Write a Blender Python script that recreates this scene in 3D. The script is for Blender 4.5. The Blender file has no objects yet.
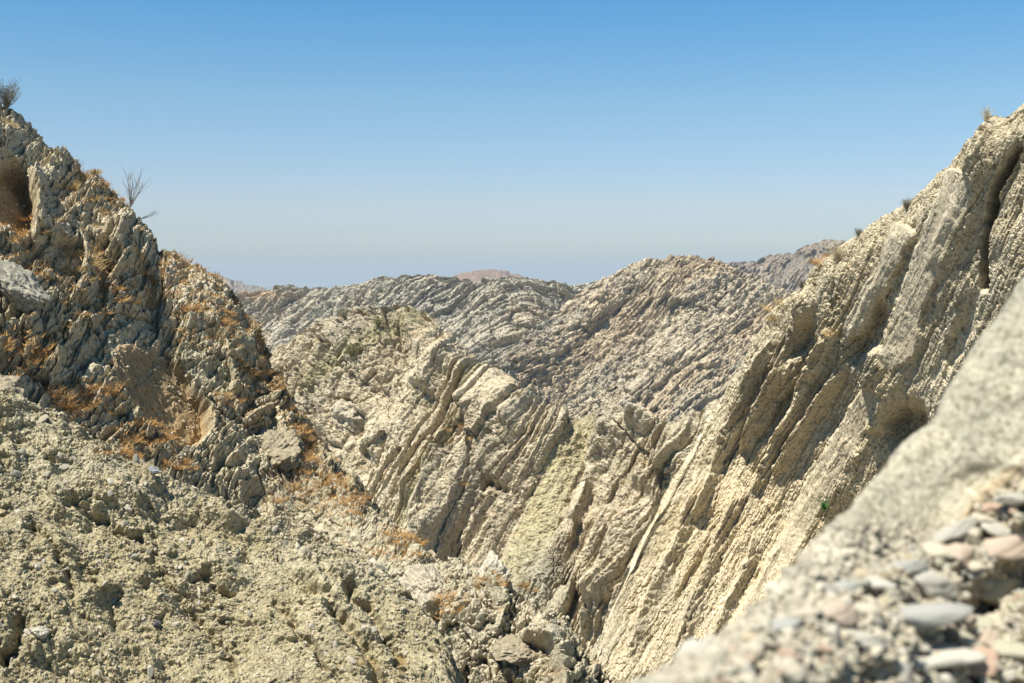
import bpy, math, random
import numpy as np
from concurrent.futures import ThreadPoolExecutor
from mathutils import Vector, Matrix
R = math.radians
f32 = np.float32
C = bpy.context.scene.collection
scene = bpy.context.scene

# ------------------------------------------------------------------ camera
FPX = 1138.0
PITCH = math.atan(69.5 / FPX)
cam_d = bpy.data.cameras.new('camera'); cam = bpy.data.objects.new('camera', cam_d); C.objects.link(cam)
cam_d.sensor_width = 36.0; cam_d.lens = 36.0 * FPX / 1024.0
cam_d.clip_start = 0.05; cam_d.clip_end = 90000
cam.rotation_euler = (math.pi/2 - PITCH, 0, 0)
cam_d.dof.use_dof = True; cam_d.dof.focus_distance = 24.0; cam_d.dof.aperture_fstop = 3.9
scene.camera = cam

# ------------------------------------------------------------------ sky, sun, exposure
SUN = np.array((-0.35, -0.34, 0.87)); SUN /= np.linalg.norm(SUN)
w = bpy.data.worlds.new('World'); scene.world = w; w.use_nodes = True
nt = w.node_tree; nt.nodes.clear()
sky = nt.nodes.new('ShaderNodeTexSky'); sky.sky_type = 'NISHITA'; sky.sun_disc = False
sky.sun_elevation = math.asin(SUN[2]); sky.sun_rotation = math.atan2(SUN[0], SUN[1])
sky.altitude = 300; sky.air_density = 1.0; sky.dust_density = 0.6; sky.ozone_density = 1.6
bg = nt.nodes.new('ShaderNodeBackground'); bg.inputs['Strength'].default_value = 0.0655
wo = nt.nodes.new('ShaderNodeOutputWorld')
tc = nt.nodes.new('ShaderNodeTexCoord'); sx = nt.nodes.new('ShaderNodeSeparateXYZ'); rp = nt.nodes.new('ShaderNodeValToRGB'); mu = nt.nodes.new('ShaderNodeMix')
mu.data_type = 'RGBA'; mu.blend_type = 'MULTIPLY'; mu.inputs['Factor'].default_value = 1.0
el = rp.color_ramp.elements
el[0].position = 0.0; el[0].color = (.62, .74, .84, 1); el[1].position = 0.30; el[1].color = (.22, .74, 1.02, 1)
for p_, c_ in ((.004, (.66, .76, .85, 1)), (.059, (.77, .78, .90, 1)), (.145, (.627, .838, .924, 1)), (.227, (.366, .795, 1.0, 1))):
    e_ = el.new(p_); e_.color = c_
nt.links.new(tc.outputs['Generated'], sx.inputs[0]); nt.links.new(sx.outputs['Z'], rp.inputs[0])
nt.links.new(sky.outputs[0], mu.inputs['A']); nt.links.new(rp.outputs[0], mu.inputs['B'])
nt.links.new(mu.outputs['Result'], bg.inputs[0]); nt.links.new(bg.outputs[0], wo.inputs[0])
sd = bpy.data.lights.new('sun', 'SUN'); sd.energy = 5.0; sd.angle = R(0.53); sd.color = (1.0, 0.96, 0.87)
so = bpy.data.objects.new('sun', sd); C.objects.link(so)
so.rotation_euler = Vector(SUN).to_track_quat('Z', 'Y').to_euler()
scene.view_settings.view_transform = 'Standard'; scene.view_settings.look = 'None'
scene.view_settings.exposure = 1.10; scene.view_settings.gamma = 1.0

# ------------------------------------------------------------------ numpy noise
rng = np.random.RandomState(7)
PERM = rng.permutation(256).astype(np.int32)
G = rng.normal(size=(256, 3)); G = (G / np.linalg.norm(G, axis=1)[:, None]).astype(f32)
RV = rng.rand(256, 4).astype(f32)
POOL = ThreadPoolExecutor(4); CH = 32768

def chunked(fn, p, *a):
    """p: (3,N). runs fn over chunks in threads and joins the results"""
    n = p.shape[1]; js = [POOL.submit(fn, p[:, i:i+CH], *a) for i in range(0, n, CH)]
    rs = [j.result() for j in js]
    if isinstance(rs[0], tuple): return tuple(np.concatenate(z, axis=-1) for z in zip(*rs))
    return np.concatenate(rs, axis=-1)

def _pn(p, seed):
    i = np.floor(p).astype(np.int32); f = (p - i).astype(f32)
    u = f*f*f*(f*(f*6-15)+10)
    x0 = i[0] & 255; x1 = (i[0]+1) & 255; y0 = i[1] & 255; y1 = (i[1]+1) & 255; z0 = (i[2]+seed*37) & 255; z1 = (z0+1) & 255
    A = PERM[x0]; B = PERM[x1]
    AA = PERM[(A+y0) & 255]; AB = PERM[(A+y1) & 255]; BA = PERM[(B+y0) & 255]; BB = PERM[(B+y1) & 255]
    def g(h, z, fx, fy, fz):
        k = PERM[(h+z) & 255]
        q = G[k]
        return q[:, 0]*fx + q[:, 1]*fy + q[:, 2]*fz
    fx, fy, fz = f; gx, gy, gz = fx-1, fy-1, fz-1
    a = g(AA, z0, fx, fy, fz); b = g(BA, z0, gx, fy, fz); a = a + u[0]*(b-a)
    c = g(AB, z0, fx, gy, fz); d = g(BB, z0, gx, gy, fz); c = c + u[0]*(d-c)
    lo = a + u[1]*(c-a)
    a = g(AA, z1, fx, fy, gz); b = g(BA, z1, gx, fy, gz); a = a + u[0]*(b-a)
    c = g(AB, z1, fx, gy, gz); d = g(BB, z1, gx, gy, gz); c = c + u[0]*(d-c)
    hi = a + u[1]*(c-a)
    return (lo + u[2]*(hi-lo)) * 1.6

def _fbm(p, oct, seed, gain, ridged):
    s = np.zeros(p.shape[1], f32); a = 1.0; t = 0.0; q = p
    for k in range(oct):
        n = _pn(q, seed+k)
        if ridged: n = 1 - 2*np.abs(n)
        s += a*n; t += a; a *= gain; q = q*2.03 + 17.3
    return s / t
def fbm(p, oct=4, seed=0, gain=0.5, ridged=False): return chunked(_fbm, np.ascontiguousarray(p, f32), oct, seed, gain, ridged)

def _wor(p, seed):
    """2-D cellular noise on rows 0,1: F1, F2-F1, 3 random values of the cell, offset from the cell's point"""
    i = np.floor(p[:2]).astype(np.int32); f = (p[:2]-i).astype(f32)
    n = p.shape[1]; F1 = np.full(n, 9, f32); F2 = np.full(n, 9, f32); K = np.zeros(n, np.int32); ox = np.zeros(n, f32); oy = np.zeros(n, f32)
    for dx in (-1, 0, 1):
        for dy in (-1, 0, 1):
            h = PERM[(PERM[(i[0]+dx+seed*53) & 255] + i[1]+dy) & 255]
            h = PERM[(h + (i[0]+dx >> 8)*7 + seed) & 255]
            r = RV[h]
            vx = f[0]-dx-0.1-0.8*r[:, 0]; vy = f[1]-dy-0.1-0.8*r[:, 1]
            d = np.sqrt(vx*vx+vy*vy); m = d < F1
            F2 = np.where(m, F1, np.minimum(F2, d)); K = np.where(m, h, K); ox = np.where(m, vx, ox); oy = np.where(m, vy, oy); F1 = np.where(m, d, F1)
    r = RV[PERM[K]]; r2 = RV[PERM[(K+91) & 255]]
    return F1, F2-F1, r[:, 0], r[:, 1], r2[:, 2], r2[:, 3], ox, oy
def wor(a, b, seed=0): return chunked(_wor, np.stack([a, b]).astype(f32), seed)

def sstep(a, b, x):
    t = np.clip((x-a)/(b-a), 0, 1); return t*t*(3-2*t)

# ------------------------------------------------------------------ placing by photo direction + distance
cp, sp_ = math.cos(PITCH), math.sin(PITCH)
FWD = np.array((0, cp, -sp_)); UP = np.array((0, sp_, cp)); RT = np.array((1.0, 0, 0))
def W(px, py, d):
    px, py, d = np.asarray(px, float), np.asarray(py, float), np.asarray(d, float)
    return d[..., None]*(FWD + ((px-512)/FPX)[..., None]*RT - ((py-341.5)/FPX)[..., None]*UP)
def proj(P):
    d = P@FWD; return 512 + (P@RT)/d*FPX, 341.5 - (P@UP)/d*FPX, d

def unit(v): v = np.asarray(v, float); return v/np.linalg.norm(v)

def catmull(K, n):
    """K (m, c, 3) control rows -> n rows, through the control rows, evenly over the index"""
    m = K.shape[0]; t = np.linspace(0, m-1, n); i = np.minimum(t.astype(int), m-2); f = (t-i)[:, None, None]
    Kp = np.concatenate([2*K[:1]-K[1:2], K, 2*K[-1:]-K[-2:-1]])
    p0, p1, p2, p3 = Kp[i], Kp[i+1], Kp[i+2], Kp[i+3]
    return 0.5*(2*p1 + (p2-p0)*f + (2*p0-5*p1+4*p2-p3)*f*f + (3*p1-p0-3*p2+p3)*f**3)

def resample(poly, n):
    """polyline of (px,py,d) -> n points evenly by picture length"""
    q = np.array(poly, float); L = np.concatenate([[0], np.cumsum(np.hypot(*(q[1:, :2]-q[:-1, :2]).T))])
    t = np.linspace(0, L[-1], n); return np.stack([np.interp(t, L, q[:, k]) for k in range(3)], 1)

def shift(row, off):
    P = W(row[:, 0], row[:, 1], row[:, 2]) + np.array(off, float); x, y, d = proj(P)
    return np.stack([x, y, d], 1)

def polyline_coords(px, py, poly):
    """signed distance (positive = right of the line going down its points) and 0..1 along"""
    q = np.array(poly, float)[:, :2]; best = np.full(px.shape, 1e9, f32); sg = np.zeros(px.shape, f32); al = np.zeros(px.shape, f32)
    L = np.concatenate([[0], np.cumsum(np.hypot(*(q[1:]-q[:-1]).T))])
    for k in range(len(q)-1):
        ax, ay = q[k]; bx, by = q[k+1]; ex, ey = bx-ax, by-ay; l2 = ex*ex+ey*ey
        t = np.clip(((px-ax)*ex+(py-ay)*ey)/l2, 0, 1); dx = px-ax-t*ex; dy = py-ay-t*ey; d = np.hypot(dx, dy)
        m = d < best; best = np.where(m, d, best); sg = np.where(m, np.sign(-(ex*dy-ey*dx)), sg); al = np.where(m, (L[k]+t*(L[k+1]-L[k]))/L[-1], al)
    return best, -sg, al

def fin(px, py, poly, wl, wr, h):
    """a rock rib: gentle on its left side (wl px), steep on its right side (wr px)"""
    d, s, al = polyline_coords(px, py, poly)
    x = np.where(s < 0, d/wl, d/wr); p = np.clip(1-x, 0, 1)
    e = sstep(0, .12, al)*(1-sstep(.88, 1, al))
    return h*np.where(s < 0, p**1.2, sstep(0, 1, p))*np.maximum(e, 0)

# ------------------------------------------------------------------ materials
def rock_mat(name, scale, bump=0.35, grain=0.22, rough=0.95, fine=None):
    m = bpy.data.materials.new(name); m.use_nodes = True; t = m.node_tree; N = t.nodes; L = t.links
    b = N['Principled BSDF']; b.inputs['Roughness'].default_value = rough
    b.inputs['Specular IOR Level'].default_value = 0.15
    at = N.new('ShaderNodeAttribute'); at.attribute_name = 'tone'
    co = N.new('ShaderNodeTexCoord')
    n1 = N.new('ShaderNodeTexNoise'); n1.inputs['Scale'].default_value = 1/scale; n1.inputs['Detail'].default_value = 8; n1.inputs['Roughness'].default_value = 0.75
    L.new(co.outputs['Object'], n1.inputs['Vector'])
    mr = N.new('ShaderNodeMapRange'); mr.inputs[1].default_value = 0.3; mr.inputs[2].default_value = 0.7; mr.inputs[3].default_value = 1-grain; mr.inputs[4].default_value = 1+grain
    L.new(n1.outputs['Fac'], mr.inputs[0])
    n2 = N.new('ShaderNodeTexNoise'); n2.inputs['Scale'].default_value = 1/(fine or scale*.3); n2.inputs['Detail'].default_value = 3; n2.inputs['Roughness'].default_value = 0.7
    L.new(co.outputs['Object'], n2.inputs['Vector'])
    cr = N.new('ShaderNodeValToRGB'); e = cr.color_ramp.elements; e[0].position = .30; e[0].color = (.34, .27, .20, 1); e[1].position = .70; e[1].color = (1.38, 1.36, 1.36, 1)
    for p_, c_ in ((.40, (.74, .70, .62, 1)), (.47, (.96, .97, .94, 1)), (.58, (1.08, 1.07, 1.04, 1))):
        k_ = e.new(p_); k_.color = c_
    L.new(n2.outputs['Fac'], cr.inputs[0])
    mm = N.new('ShaderNodeVectorMath'); mm.operation = 'MULTIPLY'; L.new(at.outputs['Color'], mm.inputs[0]); L.new(cr.outputs['Color'], mm.inputs[1])
    mx = N.new('ShaderNodeVectorMath'); mx.operation = 'SCALE'
    L.new(mm.outputs[0], mx.inputs[0]); L.new(mr.outputs[0], mx.inputs['Scale']); L.new(mx.outputs[0], b.inputs['Base Color'])
    bu = N.new('ShaderNodeBump'); bu.inputs['Strength'].default_value = bump; bu.inputs['Distance'].default_value = scale*0.5
    L.new(n1.outputs['Fac'], bu.inputs['Height']); L.new(bu.outputs[0], b.inputs['Normal'])
    return m

def plain_mat(name, col, var=0.25, scale=8.0, rough=0.9, bump=0.2):
    m = bpy.data.materials.new(name); m.use_nodes = True; t = m.node_tree; N = t.nodes; L = t.links
    b = N['Principled BSDF']; b.inputs['Roughness'].default_value = rough; b.inputs['Specular IOR Level'].default_value = 0.2; col = tuple(.78*c_ for c_ in col)
    co = N.new('ShaderNodeTexCoord'); n1 = N.new('ShaderNodeTexNoise'); n1.inputs['Scale'].default_value = scale; n1.inputs['Detail'].default_value = 5
    L.new(co.outputs['Object'], n1.inputs['Vector'])
    r = N.new('ShaderNodeValToRGB'); c = np.array(col)
    r.color_ramp.elements[0].position = .3; r.color_ramp.elements[1].position = .7
    r.color_ramp.elements[0].color = (*(c*(1-var)), 1); r.color_ramp.elements[1].color = (*np.minimum(c*(1+var), 1), 1)
    L.new(n1.outputs['Fac'], r.inputs[0]); L.new(r.outputs[0], b.inputs['Base Color'])
    if bump:
        bu = N.new('ShaderNodeBump'); bu.inputs['Strength'].default_value = bump; bu.inputs['Distance'].default_value = 0.1/scale
        L.new(n1.outputs['Fac'], bu.inputs['Height']); L.new(bu.outputs[0], b.inputs['Normal'])
    return m

# ------------------------------------------------------------------ terrain sheets
SHEETS = {}; SHEETS_ALL = []
def grid_mesh(name, P, col, mat, smooth):
    nu, nv = P.shape[:2]; n = nu*nv
    me = bpy.data.meshes.new(name); me.vertices.add(n); me.vertices.foreach_set('co', P.reshape(-1).astype(f32))
    idx = np.arange(n, dtype=np.int32).reshape(nu, nv)
    q = np.stack([idx[:-1, :-1], idx[1:, :-1], idx[1:, 1:], idx[:-1, 1:]], -1).reshape(-1, 4); k = len(q)
    me.loops.add(4*k); me.loops.foreach_set('vertex_index', q.reshape(-1))
    me.polygons.add(k); me.polygons.foreach_set('loop_start', np.arange(0, 4*k, 4, dtype=np.int32))
    me.update(calc_edges=True)
    me.polygons.foreach_set('use_smooth', np.full(k, smooth, bool))
    a = me.color_attributes.new('tone', 'FLOAT_COLOR', 'POINT')
    c4 = np.ones((n, 4), f32); c4[:, :3] = np.clip(col.reshape(-1, 3)*np.array((1.05, .985, .885))*.75, 0.01, 0.85); a.data.foreach_set('color', c4.reshape(-1))
    me.materials.append(mat); o = bpy.data.objects.new(name, me); C.objects.link(o)
    return o

def sheet(name, rows, nu, nv, ncol, fn, mat, smooth=False, crest=None):
    """rows: polylines (photo direction + distance); ('off', (dx,dy,dz)) = the next real row moved in metres (the back of a ridge)"""
    rr = [None]*len(rows)
    for i, r in enumerate(rows):
        if not (isinstance(r, tuple) and r[0] == 'off'): rr[i] = resample(r, ncol)
    for i in reversed(range(len(rows))):
        if rr[i] is None: rr[i] = shift(rr[i+1], rows[i][1])
    K = np.stack(rr); K[..., 2] = np.log(K[..., 2])
    A = catmull(K, nv)
    A = catmull(A.transpose(1, 0, 2), nu).transpose(1, 0, 2)       # nv x nu x 3
    px, py, d = A[..., 0], A[..., 1], np.exp(A[..., 2])
    P = W(px, py, d)
    gu = np.gradient(P, axis=1); gv = np.gradient(P, axis=0); Nn = np.cross(gu, gv); Nn /= np.linalg.norm(Nn, axis=-1)[..., None]+1e-9
    mid = Nn[nv//2:, :].mean((0, 1)); pm = P[nv//2:, :].mean((0, 1))
    if mid@pm > 0: Nn = -Nn
    vis = (px > -40) & (px < 1064) & (py < 720) & (np.arange(nv)[:, None] > nv*.35)
    NM[0] = unit(Nn[vis].mean(0)); Nn = Nn + NM[0]*.8 + np.array((0, -1.3, 0.0)); Nn /= np.linalg.norm(Nn, axis=-1)[..., None]
    print(name, 'mean normal', NM[0].round(2), 'spread', np.linalg.norm(Nn[vis].mean(0)).round(2))
    D, col, extra = fn(P.reshape(-1, 3).T.astype(f32), px.ravel().astype(f32), py.ravel().astype(f32), d.ravel().astype(f32), Nn.reshape(-1, 3).T)
    Q = P + Nn*D.reshape(nv, nu, 1)
    D = D - D[vis.ravel()].mean()
    if extra is not None: Q = Q + extra.T.reshape(nv, nu, 3)
    if crest:                              # settle the crest at its surveyed height, keeping its roughness
        cx_, cy_ = np.array(crest, float).T
        for it in range(2):
            x, y, dd = proj(Q.reshape(-1, 3)); xb = np.arange(cx_[0], cx_[-1], 6.0); k = np.digitize(x, xb)
            top = np.full(len(xb)+1, 1e4); ok = dd > 0.3; np.minimum.at(top, k[ok], y[ok]); top = top[1:]; top[-1] = top[-2]
            dl = np.interp(xb+3, cx_, cy_) - top
            dl = np.clip(dl, -60, 60); dl = np.convolve(np.pad(dl, 5, mode='edge'), np.hanning(13)[1:-1]/np.hanning(13).sum(), mode='valid')
            de = np.interp(x, xb+3, dl); below = y - np.interp(x, cx_, cy_); de = de*(1-.8*sstep(10, 190, below))
            Q = W(x, y+de, dd).reshape(nv, nu, 3)
    o = grid_mesh(name, Q, col.T.reshape(nv, nu, 3), mat, smooth); o['kind'] = 'structure'
    x, y, dd = proj(Q.reshape(-1, 3))
    gu = np.gradient(Q, axis=1); gv = np.gradient(Q, axis=0); N2 = np.cross(gu, gv); N2 /= np.linalg.norm(N2, axis=-1)[..., None]+1e-9
    if mid@pm > 0: N2 = -N2
    SHEETS[name] = dict(P=Q.reshape(-1, 3), px=x, py=y, d=dd, N=N2.reshape(-1, 3)); SHEETS_ALL.append(SHEETS[name])
    return o

NM = [None]
def beds(px, py, ang, dref):
    """metres along / across the beds on the face, which rise to the right at ang degrees"""
    x = (px-512)*dref/FPX; y = -(py-341.5)*dref/FPX; c, s_ = math.cos(R(ang)), math.sin(R(ang))
    return x*c+y*s_, x*s_-y*c
def frame(a, b):
    """direction of the beds: lies in the mean plane of the sheet being built, running from a to b as seen"""
    n = NM[0]; A = W(a[0], a[1], 1.0); r = W(b[0], b[1], 1.0); Bp = r*(n@A)/(n@r)
    T = unit(Bp-A); Bv = unit(np.cross(T, n)); return T.astype(f32), Bv.astype(f32)

def ribs(a, b, seed, k=1.0, jag=.22, broad=1.5):
    """parallel beds: each rises gently and breaks off on its right side"""
    b = b + jag*fbm(np.stack([b*.8, a*.9, a*0+seed]), 3, seed+3)
    out = 0
    for sc, am in ((.31, broad), (1.0, .75), (2.7, .36), (6.1, .15)):
        bb = b*sc + seed*.37 + .3*fbm(np.stack([a*sc*1.3, b*.2, a*0+sc]), 2, seed); i = np.floor(bb); f = bb-i
        h = sstep(-.35, .45, fbm(np.stack([i*3.71, a*.55*sc**.6, i*0+seed]), 3, seed+7))
        out = out + am*(h*(f**.75)*(1-sstep(.80, 1.0, f)) - .25*(1-h)*np.exp(-(f/.12)**2))
    return out*k

def rock(P, T, Bv, L, Wd, seed=0, warp=0.5, amps=(1, .45, .2), crack=(.5, .3, .12), rough=.5, big=1.0, tilt=1.0, stretch=2.0, rib=.5, wst=2.5, uv=None, broad=1.5):
    """layered, blocky rock in units of Wd: long cells along T, narrow across"""
    Pw = P - np.outer(T, (T@P))*(1-1/wst)
    wv = np.stack([fbm(Pw/(Wd*3.5), 3, seed+k*5) for k in range(2)])
    wv2 = np.stack([fbm(Pw/(Wd*.7), 3, seed+20+k*5) for k in range(2)])
    ta, tb = uv if uv is not None else (T@P, Bv@P)
    f1, fe, g0, g1, g2, g3, gx, gy = wor(ta/(L*.8)+warp*.6*wv2[0]+seed, tb/(Wd*4.2)+.15*wv2[1], seed+4)
    tb = tb + Wd*.9*(g0-.5)
    tb = tb + Wd*1.5*fbm(np.stack([tb/(Wd*5), tb*0+seed*1.3, tb*0]), 3, seed+66)
    a = ta/L + warp*wv[0]*Wd/L*2 + .25*wv2[0]*Wd/L; b = tb/Wd + warp*wv[1]*1.2 + .16*wv2[1]
    amps = (amps[0]*.55, amps[1]*.42, amps[2]*.33); crack = (crack[0]*.45, crack[1]*.32, crack[2]*.3); rough = rough*.42; big = big*.8
    out = (g2-.5)*.5*amps[0]*2 - .35*crack[0]*2*np.exp(-fe/.04); cells = []
    for k, (sa, sb, am, cr) in enumerate(((1, 1, amps[0], crack[0]), (2.3, 2.6, amps[1], crack[1]), (6.5, 5.7, amps[2], crack[2]))):
        F1, E, r0, r1, r2, r3, ox, oy = wor(a*sa+seed*3.1, b*sb+seed*1.7, seed+k)
        out += am*((r2-.5)*1.1 + tilt*((r0-.5)*ox*1.3 - (.35+r1*.6)*oy*1.1)) - cr*np.exp(-E/.055)*(.3+.7*r3) ; cells.append((r0, r1, r2, r3, E))
    out += ribs(a, b*.8, seed, rib, broad=broad)*(.45+.75*sstep(-.25, .3, fbm(Pw/(Wd*5), 3, seed+90)))
    st = P - np.outer(T, (T@P))*(1-1/stretch)
    out += rough*(fbm(st/(Wd*.55), 5, seed+40, .55)*.55 + fbm(st/(Wd*.16), 3, seed+50, .6, True)*.16)
    out += big*fbm(P/(Wd*6), 3, seed+60)*1.6
    return out*Wd, cells, a, b

def mix(c1, c2, t): return np.asarray(c1, f32).reshape(3, -1)*(1-t) + np.asarray(c2, f32).reshape(3, -1)*t
CREAM = (.50, .45, .35); TAN = (.40, .33, .22); GREY = (.33, .32, .27); GREEN = (.30, .30, .215); DIRT = (.40, .365, .255); OCHRE = (.34, .22, .09); PALE = (.55, .51, .42); BROWN = (.25, .18, .11)

def chips(ta, tb, size, k, seed):
    F1, E, r0, r1, r2, r3, ox, oy = wor(ta/(size*2.4), tb/size, seed)
    return k*size*((r2-.5)*.5 + (r0-.5)*ox*1.2 - (.2+r1*.6)*oy - .25*np.exp(-E/.06))

def tonef(P, s, cells, b, seed, mixc):
    """base colour from the beds (b), blocks and blotches"""
    c1, c2, c3 = mixc
    n = fbm(P/(s*5), 4, seed+70); n2 = fbm(P/(s*.8), 4, seed+80, .6)
    bed = fbm(np.stack([b*.23, b*0+seed*3.3, b*0]), 3, seed+5)
    t1 = sstep(-.25, .3, n*.6+bed*.9+(cells[1][0]-.5)*.35+n2*.2); col = mix(c1, c2, t1)
    t2 = sstep(.05, .45, -n*.5 + fbm(np.stack([b*.5, b*0+9.7, b*0]), 2, seed+9)*.8+(cells[0][1]-.5)*.4)
    col = mix(col, c3, t2*.8)
    col = col*(1+.22*n2+.10*(cells[1][3]-.5)+.14*(cells[2][3]-.5))
    return col

# --- the air between here and the plain ------------------------------
def haze():
    m = bpy.data.materials.new('haze_air'); m.use_nodes = True; N = m.node_tree.nodes; N.clear()
    v = N.new('ShaderNodeVolumePrincipled'); v.inputs['Density'].default_value = HAZE; v.inputs['Color'].default_value = (.52, .60, .67, 1); v.inputs['Anisotropy'].default_value = 0.0
    o_ = N.new('ShaderNodeOutputMaterial'); m.node_tree.links.new(v.outputs[0], o_.inputs['Volume'])
    me = bpy.data.meshes.new('haze'); S = 26500; z0, z1 = -175, 90
    vs = [(x, y, z) for z in (z0, z1) for x, y in ((-S, -S), (S, -S), (S, S), (-S, S))]
    me.from_pydata(vs, [], [(3, 2, 1, 0), (4, 5, 6, 7), (0, 1, 5, 4), (1, 2, 6, 5), (2, 3, 7, 6), (3, 0, 4, 7)]); me.materials.append(m)
    o = bpy.data.objects.new('haze', me); C.objects.link(o); o['kind'] = 'stuff'
HAZE = 0.00017
haze()
# --- far plain -------------------------------------------------------
def plain():
    M = bpy.data.materials.new('plain_soil'); M.use_nodes = True; t = M.node_tree; N = t.nodes; L = t.links
    b = N['Principled BSDF']; b.inputs['Roughness'].default_value = .95
    co = N.new('ShaderNodeTexCoord'); mp = N.new('ShaderNodeMapping'); mp.inputs['Scale'].default_value = (.0004, .0011, 1)
    n = N.new('ShaderNodeTexNoise'); n.inputs['Detail'].default_value = 6; n.inputs['Scale'].default_value = 1
    r = N.new('ShaderNodeValToRGB'); r.color_ramp.elements[0].position = .4; r.color_ramp.elements[0].color = (.05, .07, .08, 1); r.color_ramp.elements[1].position = .62; r.color_ramp.elements[1].color = (.36, .33, .26, 1)
    L.new(co.outputs['Object'], mp.inputs[0]); L.new(mp.outputs[0], n.inputs[0]); L.new(n.outputs['Fac'], r.inputs[0]); L.new(r.outputs[0], b.inputs['Base Color'])
    me = bpy.data.meshes.new('ground'); n_ = 48; vs = [(0, 0, -160)]; fs = []
    for k, rad in enumerate((600, 2500, 9000, 26000)):
        for i in range(n_):
            a = 2*math.pi*i/n_; vs.append((rad*math.cos(a), rad*math.sin(a), -160 - 3*k))
    for i in range(n_): fs.append((0, 1+i, 1+(i+1) % n_))
    for k in range(3):
        for i in range(n_):
            a = 1+k*n_; fs.append((a+i, a+n_+i, a+n_+(i+1) % n_, a+(i+1) % n_))
    me.from_pydata(vs, [], fs); me.materials.append(M); o = bpy.data.objects.new('ground', me); C.objects.link(o); o['kind'] = 'structure'
plain()
M_far = rock_mat('far_rock', 3.0, .9, .2, fine=1.5); M_mid = rock_mat('mid_rock', .4, .9, .2, fine=.26); M_lft = rock_mat('left_rock', .15, .8, .2, fine=.10); M_dirt = rock_mat('crumbly_soil', .06, .6, fine=.04); M_clf = rock_mat('cliff_rock', .15, .9, .2, fine=.10); M_near = rock_mat('near_conglomerate', .02, .5, .14, fine=.012)

Q = 1.0      # mesh density
def q(n): return int(n*Q)

# --- far hills -------------------------------------------------------
def mk_far(L, Wd, seed, mixc, a_, b_, dark=1.0, **kw):
    def fn(P, px, py, d, Nn):
        T, Bv = frame(a_, b_)
        D, cells, a, b = rock(P, T, Bv, L, Wd, seed, **kw)
        return D, tonef(P, Wd*2, cells, b, seed, mixc)*dark, None
    return fn
sheet('far_hills', [('off', (0, 900, -260)), ('off', (0, 250, -60)),
      [(395, 296, 2600), (425, 288, 2600), (448, 277, 2600), (470, 270, 2600), (500, 269, 2600), (520, 274, 2600), (545, 284, 2600), (600, 300, 2600)],
      [(385, 312, 2300), (420, 312, 2300), (445, 312, 2300), (470, 312, 2300), (500, 312, 2300), (530, 312, 2300), (560, 312, 2300), (600, 320, 2300)]],
      q(220), q(90), 16, mk_far(60, 22, 3, ((.20, .125, .095), (.25, .16, .115), (.14, .10, .085)), (300, 360), (420, 300), amps=(.2, .15, .1), rib=.15, big=.3, rough=.3), M_far, crest=[(400,296),(425,288),(448,277),(470,270),(500,269),(520,274),(545,284),(600,300)])
sheet('far_hills', [('off', (0, 500, -200)), ('off', (0, 120, -40)),
      [(120, 262, 1500), (180, 274, 1500), (225, 279, 1500), (240, 284, 1500), (262, 288, 1500), (300, 300, 1500)],
      [(120, 300, 1300), (180, 300, 1300), (225, 300, 1300), (240, 304, 1300), (262, 308, 1300), (300, 320, 1300)]],
      q(160), q(60), 14, mk_far(30, 9, 4, ((.2, .2, .19), (.3, .27, .22), (.2, .17, .16)), (300, 360), (420, 300), amps=(.6, .3, .1)), M_far)
sheet('far_hills', [('off', (0, 300, -160)), ('off', (0, 60, -22)),
      [(640, 275, 1000.0), (690, 262, 1000.0), (725, 262, 1000.0), (750, 259, 1000.0), (775, 253, 1000.0), (800, 247, 980.0), (820, 240, 960.0), (850, 238, 950.0), (900, 240, 950.0), (1000, 236, 950.0)],
      [(640, 310, 963.77), (700, 305, 955.66), (730, 305, 955.11), (760, 303, 952.34), (780, 303, 944.36), (800, 302, 925.76), (820, 302, 901.59), (860, 302, 888.3), (900, 302, 889.83), (1000, 302, 886.13)],
      [(640, 380, 895.19), (700, 380, 883.02), (730, 380, 882.49), (760, 380, 878.1), (780, 380, 870.77), (800, 380, 852.81), (820, 380, 830.57), (860, 380, 818.2), (900, 380, 819.57), (1000, 380, 816.16)]],
      q(420), q(200), 20, mk_far(32, 7.5, 5, ((.27, .245, .215), (.30, .26, .22), (.16, .145, .135)), (720, 300), (830, 235), rough=.8), M_far, crest=[(690,266),(725,263),(750,260),(775,254),(800,248),(820,240),(836,238),(850,242),(870,250)])
# long far ridge with beds rising to the right
def far1(P, px, py, d, Nn):
    T, Bv = frame((280, 380), (420, 305))
    D, cells, a, b = rock(P, T, Bv, 30, 6.0, 11, warp=.22, amps=(.7, .4, .2), crack=(.5, .4, .15), rough=.7, big=.6, rib=.8, wst=4, stretch=3)
    wq = fbm(P/6, 3, 264)*1.5; D += chips((T@P)+wq, (Bv@P)+wq, 3.4, .7, 64)
    D += 9*fbm(P/70, 3, 91) + 2.0*fbm(P/3.5, 4, 94, .6) + 1*fbm(np.stack([b*.35, b*0, a*.3]), 2, 92, .5, True)
    D = D*0.8
    col = tonef(P, 9, cells, b, 11, ((.39, .38, .335), (.43, .39, .325), (.25, .245, .235)))
    pk = sstep(.1, .4, fbm(P/45, 4, 93)); col = mix(col, (.43, .355, .28), pk*.3)
    tp = np.exp(-((px-265)/30)**2-((py-290)/5)**2); col = mix(col, (.50, .38, .27), np.clip(tp, 0, 1)*.8)
    return D, col*1.14, None
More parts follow.
